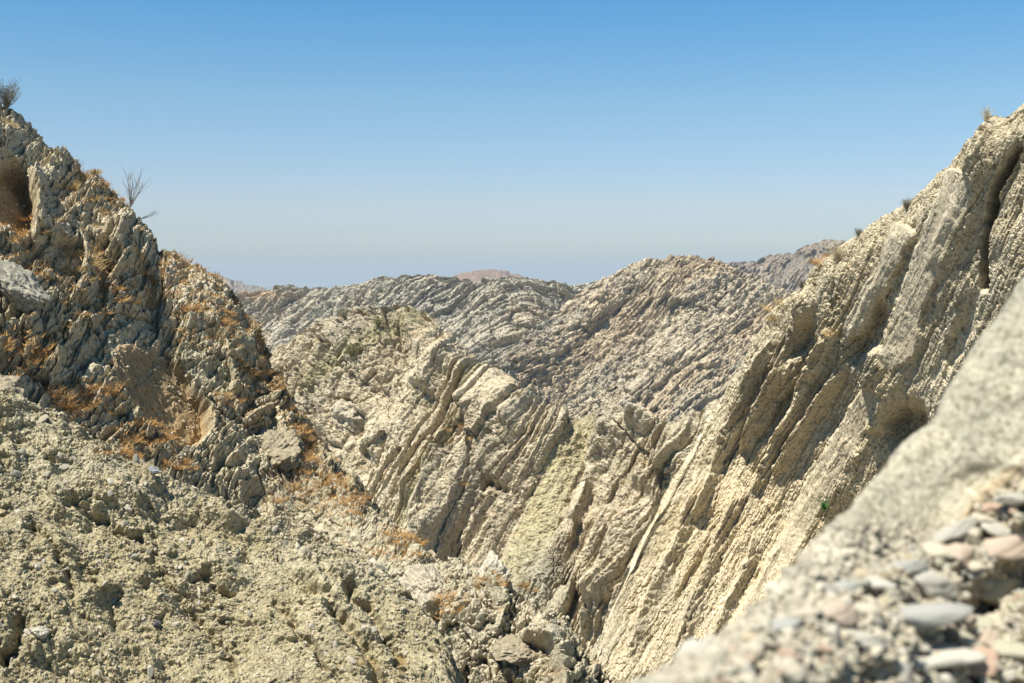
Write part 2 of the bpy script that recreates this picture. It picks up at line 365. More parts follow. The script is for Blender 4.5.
sheet('far_ridge', [('off', (0, 160, -90)), ('off', (0, 30, -9)),
      [(180, 305, 560.0), (235, 293, 560.0), (262, 289, 560.0), (285, 284, 550.0), (300, 288, 550.0), (330, 287, 540.0), (352, 286, 530.0), (372, 277, 520.0), (400, 275, 510.0), (428, 274, 500.0), (455, 276, 500.0), (480, 279, 490.0), (505, 275, 490.0), (530, 277, 490.0), (550, 281, 500.0), (575, 283, 520.0), (600, 281, 520.0), (640, 276, 520.0)],
      [(180, 330, 547.83), (235, 325, 544.53), (262, 322, 544.02), (285, 320, 533.2), (300, 320, 534.62), (330, 318, 525.72), (352, 315, 516.81), (372, 312, 505.37), (400, 310, 495.13), (428, 310, 484.9), (455, 312, 484.39), (480, 316, 474.55), (505, 318, 471.87), (530, 320, 471.81), (550, 322, 481.99), (575, 325, 500.98), (600, 325, 500.28), (640, 325, 498.09)],
      [(180, 400, 515.15), (235, 400, 509.8), (262, 400, 507.99), (285, 400, 497.03), (300, 400, 498.32), (330, 400, 489.14), (352, 400, 479.64), (372, 400, 467.87), (400, 400, 457.53), (428, 400, 448.04), (455, 400, 448.34), (480, 400, 440.85), (505, 400, 439.08), (530, 400, 439.78), (550, 400, 449.96), (575, 400, 468.83), (600, 400, 468.38), (640, 400, 466.32)],
      [(180, 470, 484.42), (235, 470, 479.39), (262, 470, 477.68), (285, 470, 467.38), (300, 470, 468.59), (330, 470, 459.96), (352, 470, 451.03), (372, 470, 439.96), (400, 470, 430.23), (428, 470, 421.31), (455, 470, 421.59), (480, 470, 414.55), (505, 470, 412.89), (530, 470, 413.54), (550, 470, 423.12), (575, 470, 440.86), (600, 470, 440.44), (640, 470, 438.5)]],
      q(900), q(420), 48, far1, M_far, crest=[(200,296),(235,293),(262,289),(285,284),(300,287),(330,286),(352,285),(372,277),(400,275),(428,274),(455,277),(480,279),(505,275),(530,277),(550,281),(575,283),(600,281)])
# rounded far hill right of centre
def far2(P, px, py, d, Nn):
    T, Bv = frame((560, 380), (640, 320))
    D, cells, a, b = rock(P, T, Bv, 18, 4.5, 17, warp=.35, amps=(.8, .5, .22), crack=(.5, .4, .15), rough=.8, big=.8, rib=.7, wst=4, stretch=2.5)
    wq = fbm(P/5, 3, 265)*1.2; D += chips((T@P)+wq, (Bv@P)+wq, 2.4, .7, 65)
    D += 9*fbm(P/48, 3, 95, .5, True)*.6 + 2*fbm(P/20, 3, 98) + 1.8*fbm(P/2.6, 4, 99, .6)
    D = D*0.75
    col = tonef(P, 6, cells, b, 17, ((.43, .39, .32), (.44, .375, .29), (.29, .28, .25)))
    low = sstep(350, 385, py); col = mix(col, (.42, .38, .305), low*.4)
    return D, col*1.14, None
sheet('far_ridge', [('off', (10, 120, -80)), ('off', (0, 22, -6)),
      [(480, 372, 330.0), (515, 345, 360.0), (545, 318, 385.0), (570, 298, 400.0), (592, 284, 410.0), (615, 270, 415.0), (638, 260, 420.0), (665, 256, 420.0), (690, 253, 420.0), (712, 257, 420.0), (730, 264, 420.0), (755, 275, 420.0), (790, 290, 420.0), (850, 305, 420.0), (950, 320, 420.0)],
      [(480, 382, 327.11), (515, 368, 350.38), (545, 350, 370.75), (570, 335, 384.38), (592, 322, 394.42), (615, 312, 399.63), (638, 305, 402.82), (665, 300, 404.22), (690, 298, 403.8), (712, 300, 403.78), (730, 305, 404.07), (755, 312, 405.35), (790, 325, 406.25), (850, 335, 408.57), (950, 350, 409.07)],
      [(480, 400, 321.98), (515, 395, 341.64), (545, 385, 358.17), (570, 378, 368.47), (592, 370, 376.58), (615, 365, 380.8), (638, 362, 382.77), (665, 360, 383.42), (690, 360, 382.55), (712, 362, 382.14), (730, 365, 382.73), (755, 370, 384.52), (790, 375, 387.96), (850, 385, 390.69), (950, 395, 393.21)],
      [(480, 460, 305.44), (515, 460, 322.69), (545, 460, 334.84), (570, 460, 342.3), (592, 460, 347.27), (615, 460, 349.95), (638, 460, 351.05), (665, 460, 351.15), (690, 460, 350.44), (712, 460, 350.57), (730, 460, 351.86), (755, 460, 354.91), (790, 470, 356.7), (850, 480, 359.34), (950, 480, 364.91)]],
      q(800), q(440), 40, far2, M_far, crest=[(520,340),(545,318),(570,298),(592,284),(615,270),(638,260),(665,256),(690,253),(712,258),(730,263),(755,275),(790,290),(850,305)])

# --- middle hill and the upright fins --------------------------------
FINS = [  # polyline top->bottom, px widths left/right, height m
    ([(514, 380), (523, 400), (518, 430), (494, 472)], 34, 6, 3.0),
    ([(482, 362), (470, 395), (450, 436), (404, 506)], 34, 6, 2.2),
    ([(618, 404), (600, 440), (576, 505), (566, 540)], 12, 8, 1.8),
    ([(628, 400), (650, 408), (661, 436), (636, 472)], 38, 6, 2.8),
    ([(622, 492), (606, 540), (596, 575), (612, 610)], 34, 9, 3.0),
    ([(560, 500), (588, 520), (580, 560), (560, 614)], 26, 6, 1.8),
    ([(697, 412), (668, 468), (630, 526), (591, 640)], 30, 9, 2.6),
    ([(668, 500), (652, 540), (640, 590), (612, 660)], 22, 7, 2.0),
    ([(398, 300), (420, 318), (434, 340), (420, 380)], 40, 10, 2.0),
    ([(360, 330), (352, 366), (330, 400), (322, 440)], 28, 8, 1.6),
    ([(455, 440), (440, 480), (425, 520), (430, 550)], 24, 7, 2.2),
    ([(500, 470), (488, 510), (470, 545), (470, 575)], 24, 7, 1.8),
    ([(352, 400), (372, 412), (380, 436), (366, 452)], 26, 5, 2.2),
    ([(436, 330), (462, 348), (480, 372), (470, 400)], 26, 7, 1.6),
]
def midfn(P, px, py, d, Nn):
    T, Bv = frame((520, 560), (590, 400))
    T2, Bv2 = frame((400, 500), (470, 390))
    w1 = sstep(345, 440, px + (py-400)*.5)
    wxy = fbm(P/5.0, 3, 200)*9; wyy = fbm(P/5.0, 3, 206)*9
    wx2 = fbm(P/1.2, 3, 202)*3.5
    X, Y = px+wxy+wx2, py+wyy
    Da, ca, a, b = rock(P, T, Bv, 15, 1.7, 21, broad=1.9, uv=beds(px, py, 64, 70), warp=.25, amps=(.5, .5, .28), crack=(.45, .6, .25), rough=.7, big=.4, rib=1.25, wst=6, stretch=1.8)
    Db, cb, a2, b2 = rock(P, T2, Bv2, 5, 1.7, 27, uv=beds(px, py, 58, 80), warp=.8, amps=(1.15, .8, .4), crack=(1.0, .9, .3), rough=.9, big=.8, rib=.35)
    cells = [tuple(np.where(w1 > .5, u, v) for u, v in zip(x, y)) for x, y in zip(ca, cb)]
    sm = np.exp(-(np.maximum(np.abs((px-570) + (py-440)*.40)-16, 0)/5)**2)*sstep(405, 418, py)*(1-sstep(555, 590, py))   # the smooth yellow-green gully bed
    D = (Db*(1-w1)+Da*w1)*(1-.95*sm) + .25*fbm(P/.45, 5, 238, .66) + .13*fbm(P/.25, 3, 236, .6, True)*(1-.6*sm) - .3*sstep(.2, .4, fbm(P/1.3, 3, 239))*(1-sm)*(1-w1)
    D = D + sm*.5 + sm*(.40*fbm(P/.6, 5, 233, .6) + .30*fbm(np.stack([beds(px, py, 64, 70)[1]/.5, py*.01, px*0]), 2, 234))
    wq = fbm(P/1.2, 3, 260)*.35; ux, ub = beds(px, py, 62, 72); D += chips(ux+wq, ub+wq, .75, .75, 63)*(1-sm)*sstep(-.2, .15, fbm(P/4, 3, 262))
    for poly, wl, wr, h in FINS: D = D + .78*fin(X, Y, poly, wl, wr*1.5, h)*(1-.95*sm)
    D = D*0.8
    bb = np.where(w1 > .5, b, b2)
    col = tonef(P, 2.2, cells, bb, 21, ((.57, .53, .43), (.50, .445, .35), (.38, .355, .30)))
    gr = sstep(.0, .3, fbm(P/9, 3, 240))*(1-w1)*np.exp(-((px-300)/60)**2); col = mix(col, (.30, .285, .18), gr*.8)
    for (p0, w_) in (([(455, 430), (420, 500), (400, 540)], 6), ([(480, 362), (452, 430)], 6), ([(540, 480), (520, 560)], 7), ([(420, 305), (355, 345), (300, 380)], 9)):
        dd, s_, al = polyline_coords(X, Y, p0); col = mix(col, (.35, .33, .205), np.exp(-(dd/w_)**2)*.75)
    n2 = fbm(P/.6, 3, 77)
    col = mix(col, np.array((.43, .40, .27), f32)[:, None]*(1+.25*n2), sm*.85)
    gy = np.exp(-((px-545)/26)**2-((py-575)/30)**2); col = mix(col, (.33, .325, .27), np.clip(gy*1.3, 0, 1)*.8)
    red = sstep(.25, .45, fbm(P/1.4, 4, 261))*(1-w1*.5); col = mix(col, (.42, .27, .12), red*.28)
    return D, col, None
mid_cols = 44
sheet('middle_hill', [('off', (4, 60, -60)), ('off', (1, 10, -5)),
      [(200, 420, 96.38), (232, 392, 95.41), (255, 368, 94.44), (272, 350, 93.45), (292, 334, 92.46), (318, 320, 91.46), (340, 310, 90.45), (362, 305, 89.43), (385, 304, 88.4), (405, 303, 87.36), (424, 309, 86.31), (440, 324, 85.25), (458, 340, 84.18), (478, 356, 83.09), (500, 366, 80.89), (520, 382, 79.21), (540, 392, 78.07), (556, 402, 77.5), (572, 416, 78.64), (592, 414, 78.64), (608, 404, 76.34), (628, 402, 75.17), (646, 408, 73.98), (660, 420, 73.98), (678, 416, 71.55), (700, 408, 69.06), (722, 396, 67.78), (750, 390, 66.48), (790, 380, 65.17)],
      [(200, 480, 92.64), (240, 460, 90.75), (270, 440, 89.0), (300, 425, 87.09), (330, 415, 85.6), (360, 405, 84.11), (390, 400, 82.82), (420, 400, 81.41), (450, 410, 80.49), (480, 425, 79.42), (510, 440, 76.76), (540, 450, 75.25), (565, 460, 75.12), (590, 460, 76.31), (615, 460, 73.49), (640, 462, 71.86), (670, 462, 71.37), (700, 460, 67.28), (730, 455, 64.99), (790, 450, 62.23)],
      [(180, 600, 85.5), (240, 590, 82.02), (270, 580, 80.2), (300, 570, 78.5), (340, 560, 76.57), (380, 555, 74.8), (420, 550, 73.62), (460, 550, 73.25), (490, 550, 72.35), (520, 552, 70.94), (550, 552, 70.49), (580, 552, 71.32), (610, 552, 69.79), (640, 552, 67.76), (670, 552, 67.27), (700, 552, 63.37), (730, 550, 61.08), (790, 545, 58.45)],
      [(160, 760, 76.88), (240, 750, 72.61), (270, 740, 71.1), (300, 735, 69.62), (340, 730, 67.89), (380, 730, 66.3), (420, 725, 65.51), (460, 722, 65.16), (490, 720, 64.38), (520, 718, 63.49), (550, 715, 63.45), (580, 712, 63.94), (610, 710, 62.62), (640, 705, 61.2), (670, 700, 60.61), (700, 698, 57.37), (730, 695, 55.44), (790, 690, 53.12)]],
      q(1000), q(760), mid_cols, midfn, M_mid, crest=[(210,415),(232,392),(255,368),(272,350),(292,334),(318,320),(340,310),(362,306),(385,304),(405,304),(424,309),(440,324),(458,340),(478,356),(500,366),(520,382),(540,392),(556,400),(572,414),(592,414),(608,404),(628,402),(646,408),(660,418),(678,416),(700,408),(722,396)])

# --- left slope ------------------------------------------------------
LF = [  # blocks with a shaded right flank
    ([(0, 205), (20, 186), (34, 160), (30, 250)], 20, 4, 1.2),
    ([(205, 300), (226, 330), (238, 360), (232, 380)], 16, 4, .7),
    ([(270, 345), (290, 392), (300, 420), (296, 440)], 14, 6, .8),
    ([(95, 200), (112, 216), (120, 244), (112, 268)], 22, 4, .8),
    ([(60, 240), (76, 250), (82, 272), (70, 300)], 18, 4, .7),
    ([(425, 560), (446, 580), (452, 606), (440, 640)], 24, 5, 1.0),
    ([(478, 556), (492, 568), (500, 590), (490, 620)], 20, 5, .9),
    ([(520, 610), (548, 628), (560, 655), (556, 690)], 34, 7, 1.3),
    ([(250, 215+60), (262, 300), (270, 330)], 10, 4, .4),
    ([(118, 232), (140, 238), (160, 262), (158, 282)], 20, 5, .6),
]
def leftfn(P, px, py, d, Nn):
    T, Bv = frame((60, 420), (140, 300))
    X = px+fbm(P/1.2, 3, 300)*8+fbm(P/.35, 2, 305)*2.5; Y = py+fbm(P/1.2, 3, 310)*8
    D, cells, a, b = rock(P, T, Bv, 1.7, .75, 31, uv=beds(px, py, 55, 28), warp=.9, amps=(.85, .65, .34), crack=(.6, .5, .2), rough=.75, big=.9, stretch=1.2, rib=.12, tilt=1.0)
    D = D*(.75+.5*sstep(-.2, .3, fbm(P/2.5, 2, 320)))
    wq = fbm(P/.5, 3, 266)*.15; ux, ub = beds(px, py, 50, 29); D += chips(ux+wq, ub+wq, .42, .8, 66)
    D += .22*fbm(P/1.1, 4, 325, .5, True) + .075*fbm(P/.22, 5, 327, .62) - .16*sstep(.12, .4, fbm(P/.5, 3, 328))
    for poly, wl, wr, h in LF: D = D + .72*fin(X, Y, poly, wl, wr, h)
    # big hollow with a smooth shaded face
    def hollow(cx, cy, rx, ry, ang):
        ca, sa = math.cos(ang), math.sin(ang); u = ((X-cx)*ca+(Y-cy)*sa)/rx; v = (-(X-cx)*sa+(Y-cy)*ca)/ry
        r = (np.abs(u)**2.6+np.abs(v)**2.6)**(1/2.6); return 1-sstep(.86, 1.03, r), u, v
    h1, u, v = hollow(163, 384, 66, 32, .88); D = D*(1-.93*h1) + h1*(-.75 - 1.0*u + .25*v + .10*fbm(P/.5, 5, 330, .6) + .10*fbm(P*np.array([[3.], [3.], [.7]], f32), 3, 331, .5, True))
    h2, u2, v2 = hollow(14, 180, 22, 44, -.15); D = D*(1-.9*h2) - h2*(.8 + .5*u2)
    h3, u3, v3 = hollow(66, 248, 16, 26, .3); D = D*(1-.8*h3) - h3*.4
    h4, u4, v4 = hollow(262, 448, 26, 16, .9); D = D + h4*0
    D = D*0.78
    col = tonef(P, 1.0, cells, b, 31, ((.55, .515, .42), (.49, .45, .345), (.41, .39, .315)))
    up = sstep(330, 200, py); col = mix(col, (.50, .455, .365), up*.35)
    gn = sstep(-.1, .3, fbm(P/3.0, 3, 340))*sstep(230, 330, py); col = mix(col, (.38, .37, .285), gn*.5)
    wh = sstep(.1, .4, fbm(P/1.6, 3, 345))*sstep(180, 240, px); col = mix(col, PALE, wh*.55)
    nb = np.interp(px, [0, 90, 180, 330, 430, 480], [390, 432, 480, 536, 610, 690])-py; col = mix(col, (.40, .37, .275), sstep(50, 0, nb)*.6)
    scr = np.exp(-((px-(330+(py-470)*.8))/55)**2)*sstep(400, 440, py)*(1-sstep(570, 600, py)); D = D*(1-.35*scr); col = mix(col, (.40, .39, .315), scr*.5)
    litter = sstep(.10, .38, fbm(P/1.5, 4, 350)*.8+fbm(P/.25, 3, 352)*.35)*sstep(150, 260, py); col = mix(col, (.36, .235, .11), litter*.5)
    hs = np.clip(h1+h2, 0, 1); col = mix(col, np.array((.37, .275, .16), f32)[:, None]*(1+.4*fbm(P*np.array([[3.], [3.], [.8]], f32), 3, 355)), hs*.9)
    return D, col, None
sheet('left_slope', [('off', (6, 9, -12)), ('off', (.8, 2.0, -1.2)),
      [(-90, 20, 29.0), (-40, 62, 30.11), (0, 94, 31.0), (20, 112, 31.27), (45, 136, 31.6), (70, 152, 31.93), (90, 168, 32.2), (112, 188, 32.49), (132, 205, 32.76), (145, 226, 32.93), (160, 244, 33.06), (178, 255, 33.16), (205, 270, 33.31), (230, 288, 33.44), (246, 304, 33.43), (256, 322, 33.32), (264, 342, 33.23), (274, 358, 33.11), (284, 374, 33.0), (294, 396, 32.46), (310, 420, 31.59), (330, 444, 30.5), (352, 468, 29.3), (376, 496, 28.0), (398, 520, 27.25), (420, 546, 26.5), (444, 556, 25.82), (466, 562, 25.2), (490, 562, 24.69), (508, 584, 24.31), (532, 596, 23.8), (560, 612, 23.2), (580, 636, 22.85), (606, 668, 22.39), (640, 720, 21.8)],
      [(-100, 200, 24.75), (-60, 215, 25.81), (0, 240, 27.38), (30, 255, 27.96), (60, 270, 28.52), (100, 300, 29.17), (135, 325, 29.81), (160, 350, 30.18), (190, 385, 30.13), (215, 405, 30.27), (235, 425, 30.33), (265, 455, 30.45), (295, 485, 29.96), (325, 520, 28.52), (350, 550, 27.08), (380, 580, 25.88), (410, 600, 25.28), (440, 615, 24.33), (470, 635, 23.1), (500, 655, 22.66), (540, 700, 21.42), (600, 780, 20.46)],
      [(-110, 420, 20.4), (-60, 430, 21.81), (0, 440, 23.47), (30, 450, 24.12), (60, 462, 24.76), (90, 475, 25.42), (120, 490, 26.08), (150, 505, 26.58), (180, 522, 26.88), (210, 540, 27.21), (240, 560, 27.54), (270, 580, 27.46), (300, 600, 26.71), (330, 620, 25.64), (360, 650, 24.35), (400, 700, 22.4), (440, 750, 20.5), (520, 860, 18.52)]],
      q(1050), q(640), 54, leftfn, M_lft, crest=[(-80,30),(0,96),(45,136),(90,168),(132,205),(160,244),(205,268),(230,286),(246,302),(256,322),(274,358),(294,396),(330,446),(376,498),(405,528),(420,546),(444,556),(466,562),(490,562),(508,584),(532,596),(560,612),(600,662)])

# --- near crumbly slope, lower left ----------------------------------
def dirtfn(P, px, py, d, Nn):
    T, Bv = frame((60, 640), (140, 560))
    D, cells, a, b = rock(P, T, Bv, .34, .17, 41, warp=1.2, amps=(.32, .30, .22), crack=(.30, .22, .10), rough=1.0, big=.9, stretch=1.1, rib=.1)
    cl = sstep(-.1, .4, fbm(P/1.1, 3, 400)); D = D*(.6+.7*cl)
    D = D*.6 + .12*fbm(P/.6, 4, 405) + (.02+.032*sstep(-.2, .4, fbm(P/.9, 3, 407)))*fbm(P/.14, 5, 410, .62, True) + .022*fbm(P/.03, 4, 412, .65)
    D += .22*fbm(P/1.6, 2, 414)
    cr_ = np.exp(-np.maximum(py-np.interp(px, [0, 90, 180, 330, 430, 480], [390, 432, 480, 536, 610, 690]), 0)/45.); D += cr_*.16*fbm(P/.55, 4, 416, .55)
    D -= .07*sstep(.15, .45, fbm(P/.28, 3, 417))
    ua, ub = beds(px, py, -42, 10.5); rbm = sstep(-.2, .25, fbm(P/1.0, 3, 470))
    D += .26*ribs(ua/1.6+.3*fbm(P/.5, 3, 471), -ub/.48+.5*fbm(P/.6, 3, 472), 47, 1.0)*rbm
    F1, E, r0, r1, r2, r3, ox, oy = wor(P[0]/.07+fbm(P/.1, 2, 3), P[1]/.09+fbm(P/.1, 2, 5), 6); D += np.where(r0 > .8, .026*sstep(.5, .15, F1)*r1*1.6, 0)
    for poly, wd, h in (([(195, 550), (232, 582)], 7, .22), ([(268, 560), (292, 600), (318, 640), (340, 683)], 4, .16), ([(75, 560), (110, 600), (130, 640)], 4, .12), ([(0, 660), (18, 640), (22, 615)], 7, .22), ([(60, 470), (100, 505), (150, 530)], 5, .16), ([(150, 560), (195, 600), (225, 650), (250, 683)], 5, .15), ([(290, 545), (335, 590), (372, 640), (392, 683)], 6, .26), ([(330, 545), (380, 600), (420, 660)], 5, .22), ([(20, 500), (60, 545), (80, 600)], 4, .14)):
        dd, s_, al = polyline_coords(px+fbm(P/.3, 3, 420)*12, py+fbm(P/.3, 3, 421)*12, poly); D = D - h*np.exp(-(dd/wd)**2)*sstep(0, .2, al)*(1-sstep(.8, 1, al))
    D = D*1.12
    col = tonef(P, .5, cells, b, 41, ((.385, .352, .25), (.335, .305, .205), (.30, .283, .21)))
    gg = sstep(.0, .4, fbm(P/1.3, 3, 430))*sstep(200, 40, px); col = mix(col, (.36, .36, .29), gg*.5)
    col = mix(col, (.40, .38, .30), cr_*.7*sstep(-.2, .2, fbm(P/.5, 3, 418)))
    pb = sstep(.30, .40, fbm(P/.08, 3, 440)); col = mix(col, (.52, .47, .38), pb*.5)
    lt = sstep(.16, .5, fbm(P/.8, 4, 450)*.6+fbm(P/.1, 2, 451)*.4); col = mix(col, (.38, .24, .11), lt*.25)
    return D, col, None
sheet('near_slope', [('off', (2.5, 2.5, -3.4)), ('off', (.35, .6, -.35)),
      [(-300, 352, 13.5), (-40, 380, 13.6), (0, 388, 13.8), (30, 396, 14.0), (60, 412, 14.0), (90, 432, 14.0), (118, 446, 14.0), (150, 462, 14.0), (180, 480, 14.0), (215, 494, 14.0), (250, 506, 14.0), (290, 520, 14.0), (330, 536, 13.8), (365, 556, 13.6), (400, 580, 13.3), (430, 610, 13.0), (455, 650, 12.5), (480, 700, 12.0), (520, 780, 11.0)],
      [(-320, 465, 12.26), (-50, 490, 12.43), (0, 500, 12.74), (40, 512, 12.87), (80, 525, 12.96), (120, 540, 13.02), (160, 556, 13.05), (200, 572, 13.0), (240, 590, 12.89), (280, 610, 12.63), (320, 632, 12.34), (360, 660, 12.02), (400, 700, 11.56), (460, 790, 10.43)],
      [(-340, 630, 10.64), (-60, 645, 10.94), (0, 650, 11.3), (50, 655, 11.52), (100, 665, 11.68), (150, 680, 11.72), (200, 695, 11.69), (250, 710, 11.5), (300, 730, 11.25), (350, 760, 10.92), (420, 860, 9.72)],
      [(-360, 775, 9.4), (-60, 785, 9.8), (0, 790, 10.1), (50, 795, 10.3), (100, 800, 10.45), (150, 810, 10.49), (200, 830, 10.31), (250, 850, 10.08), (300, 870, 9.87), (400, 950, 8.96)]],
      q(960), q(760), 36, dirtfn, M_dirt, crest=[(-60,380),(0,390),(30,398),(60,412),(90,432),(150,462),(180,480),(250,506),(330,536),(365,556),(400,580),(430,610),(455,650),(470,690)])

# --- right cliff -----------------------------------------------------
CF = [
    ([(1000, 90), (975, 150), (950, 210), (930, 260)], 26, 9, .9),
    ([(1024, 118), (1000, 160), (990, 220), (984, 290)], 4, 8, -2.6),
    ([(880, 330), (872, 372), (870, 410), (880, 430)], 30, 6, .9),
    ([(812, 262), (800, 300), (770, 360), (740, 430)], 16, 6, .8),
    ([(835, 300), (812, 350), (780, 420), (750, 490)], 14, 5, .8),
    ([(858, 420), (830, 470), (780, 540), (736, 610)], 30, 5, .7),
    ([(782, 300), (754, 350), (716, 430), (690, 500)], 12, 5, .9),
    ([(740, 470), (712, 540), (690, 600), (668, 660)], 16, 6, .9),
    ([(700, 440), (680, 500), (650, 570), (628, 640)], 16, 6, .8),
    ([(905, 206), (890, 240), (865, 290), (850, 330)], 16, 6, .5),
    ([(840, 350), (815, 400), (790, 440), (770, 470)], 14, 6, .6),
    ([(760, 520), (735, 580), (715, 620), (700, 660)], 10, 4, .6),
]
def clifffn(P, px, py, d, Nn):
    T, Bv = frame((660, 620), (800, 300))
    X = px+fbm(P/1.6, 3, 500)*6+fbm(P/.35, 2, 505)*3; Y = py+fbm(P/1.6, 3, 510)*8
    D, cells, a, b = rock(P, T, Bv, 7.0, .50, 51, broad=1.35, uv=beds(px-.05*(py-400)*(px-750)/150, py, 61, 31), warp=.2, amps=(.6, .5, .22), crack=(.7, .5, .15), rough=.7, big=.7, stretch=2.2, rib=.5, wst=5)
    upr = sstep(820, 900, px-(py-250)*.3)
    D = D*(1-.40*upr)
    # flutes
    fl = fbm(np.stack([b*.45, a*.35, a*0]), 3, 520, .5, True); D += .20*fl*(.5+.5*(1-upr))
    # pitting
    D -= .05*sstep(.15, .45, fbm(P/.12, 3, 530)) + .10*sstep(.2, .45, fbm(P/.35, 3, 531))
    D += .35*fbm(P/2.2, 3, 535)
    D = D*.85 + (1-.5*upr)*(.085*fbm(P/.22, 5, 537, .62) + .04*fbm(P/.11, 3, 536, .6, True))
    D += .16*ribs(a*3, b*2.4, 58, .8, broad=.6)*(1-.3*upr)
    wq = fbm(P/.4, 3, 560)*.12; D += chips(a*7+wq, b*.5+wq, .22, .45, 61)*(1-.5*upr)*sstep(-.15, .2, fbm(P/1.4, 3, 561)) - .035*sstep(.1, .4, fbm(P/.05, 3, 538))*upr
    for poly, wl, wr, h in CF: D = D + fin(X, Y, poly, wl, wr, h)
    def pit(cx, cy, rx, ry, h, ang=0.5):
        ca, sa = math.cos(ang), math.sin(ang); u = ((X-cx)*ca+(Y-cy)*sa)/rx; v = (-(X-cx)*sa+(Y-cy)*ca)/ry
        return -h*np.exp(-(u*u+v*v)**2)
    D += pit(904, 422, 15, 24, 1.7, .4)+pit(800, 318, 12, 26, .9)+pit(786, 392, 8, 30, .7)+pit(860, 330, 10, 22, .6)+pit(960, 330, 8, 40, .5, .3)+pit(880, 300, 9, 14, .5)+pit(772, 566, 8, 22, .5)+pit(694, 560, 6, 30, .5)
    slabs = np.zeros_like(D)
    for pl_, w_ in (([(872, 392), (838, 455), (800, 522), (742, 620)], 15), ([(905, 215), (880, 262), (856, 310)], 12), ([(960, 170), (935, 230), (915, 290), (900, 345)], 18)):
        dd, s_, al = polyline_coords(X, Y, pl_); slabs = np.maximum(slabs, 1-sstep(.75, 1.1, dd/w_))
    D = D*(1-.72*slabs)+slabs*(.42+.05*fbm(P/.5, 4, 570))
    D = D*0.76
    col = tonef(P, .9, cells, b, 51, ((.57, .53, .43), (.51, .455, .345), (.40, .36, .28)))
    og = sstep(.12, .4, fbm(np.stack([b*.6, a*.4, a*0+3]), 3, 540)); col = mix(col, (.44, .345, .22), og*.4*(1-upr*.6))
    sk = sstep(.15, .45, fbm(np.stack([b*1.2, a*.9, a*0+7]), 4, 545)); col = mix(col, (.31, .29, .24), sk*.55)
    pl = sstep(40, 8, py-(260-(px-810)*.8))*sstep(760, 830, px); col = mix(col, (.53, .485, .38), np.clip(pl, 0, 1)*.5)
    gy = np.exp(-((px-862)/24)**2-((py-348)/30)**2); col = mix(col, (.35, .35, .31), np.clip(gy*1.2, 0, 1)*.7)
    col = mix(col, (.53, .485, .395), slabs*.6)
    return D, col*1.1, None
sheet('right_cliff', [('off', (9, 8, -12)), ('off', (1.4, 1.4, -.3)),
      [(1220, 30, 21.62), (1120, 60, 23.16), (1060, 84, 24.65), (1024, 102, 25.37), (1004, 112, 26.08), (985, 116, 26.77), (966, 136, 27.46), (950, 164, 28.47), (930, 180, 29.46), (908, 200, 30.74), (882, 214, 32.0), (858, 232, 33.23), (836, 246, 34.42), (816, 262, 35.6), (800, 284, 36.75), (780, 300, 37.88), (764, 320, 38.71), (748, 344, 39.53), (736, 368, 40.07), (722, 392, 40.61), (704, 420, 40.61), (688, 450, 40.07), (668, 484, 39.53), (648, 520, 38.43), (630, 560, 37.31), (612, 600, 35.6), (596, 650, 33.83), (585, 700, 32.62)],
      [(1240, 140, 20.75), (1130, 160, 22.69), (1064, 180, 24.29), (1030, 200, 25.37), (1000, 220, 26.45), (972, 240, 27.7), (945, 262, 29.17), (915, 290, 30.94), (885, 320, 32.73), (858, 350, 34.57), (835, 380, 36.22), (812, 410, 37.53), (790, 445, 38.6), (768, 480, 39.23), (748, 520, 38.79), (728, 560, 38.1), (710, 600, 36.87), (690, 650, 35.16), (670, 700, 33.2), (650, 760, 31.57)],
      [(1270, 340, 19.26), (1160, 350, 21.47), (1090, 365, 23.46), (1040, 380, 25.35), (1010, 400, 26.91), (980, 425, 28.76), (955, 450, 30.4), (930, 475, 32.14), (905, 500, 33.91), (885, 525, 35.25), (865, 555, 36.39), (845, 585, 37.15), (825, 620, 37.06), (805, 660, 36.4), (780, 700, 35.09), (750, 760, 32.74), (720, 830, 30.44)],
      [(1300, 600, 17.49), (1200, 610, 19.79), (1120, 620, 22.64), (1070, 630, 25.23), (1030, 650, 27.73), (1000, 670, 29.82), (970, 690, 31.91), (940, 720, 33.78), (910, 760, 34.78), (880, 800, 34.37), (840, 860, 32.07), (800, 940, 28.95)]],
      q(1050), q(820), 54, clifffn, M_clf, crest=[(600,640),(612,600),(630,560),(648,520),(668,484),(688,450),(704,420),(722,392),(736,368),(748,344),(764,320),(780,300),(800,284),(816,263),(836,247),(858,232),(882,214),(908,201),(930,180),(950,160),(966,136),(985,119),(1004,114),(1024,102),(1060,84),(1120,60)])

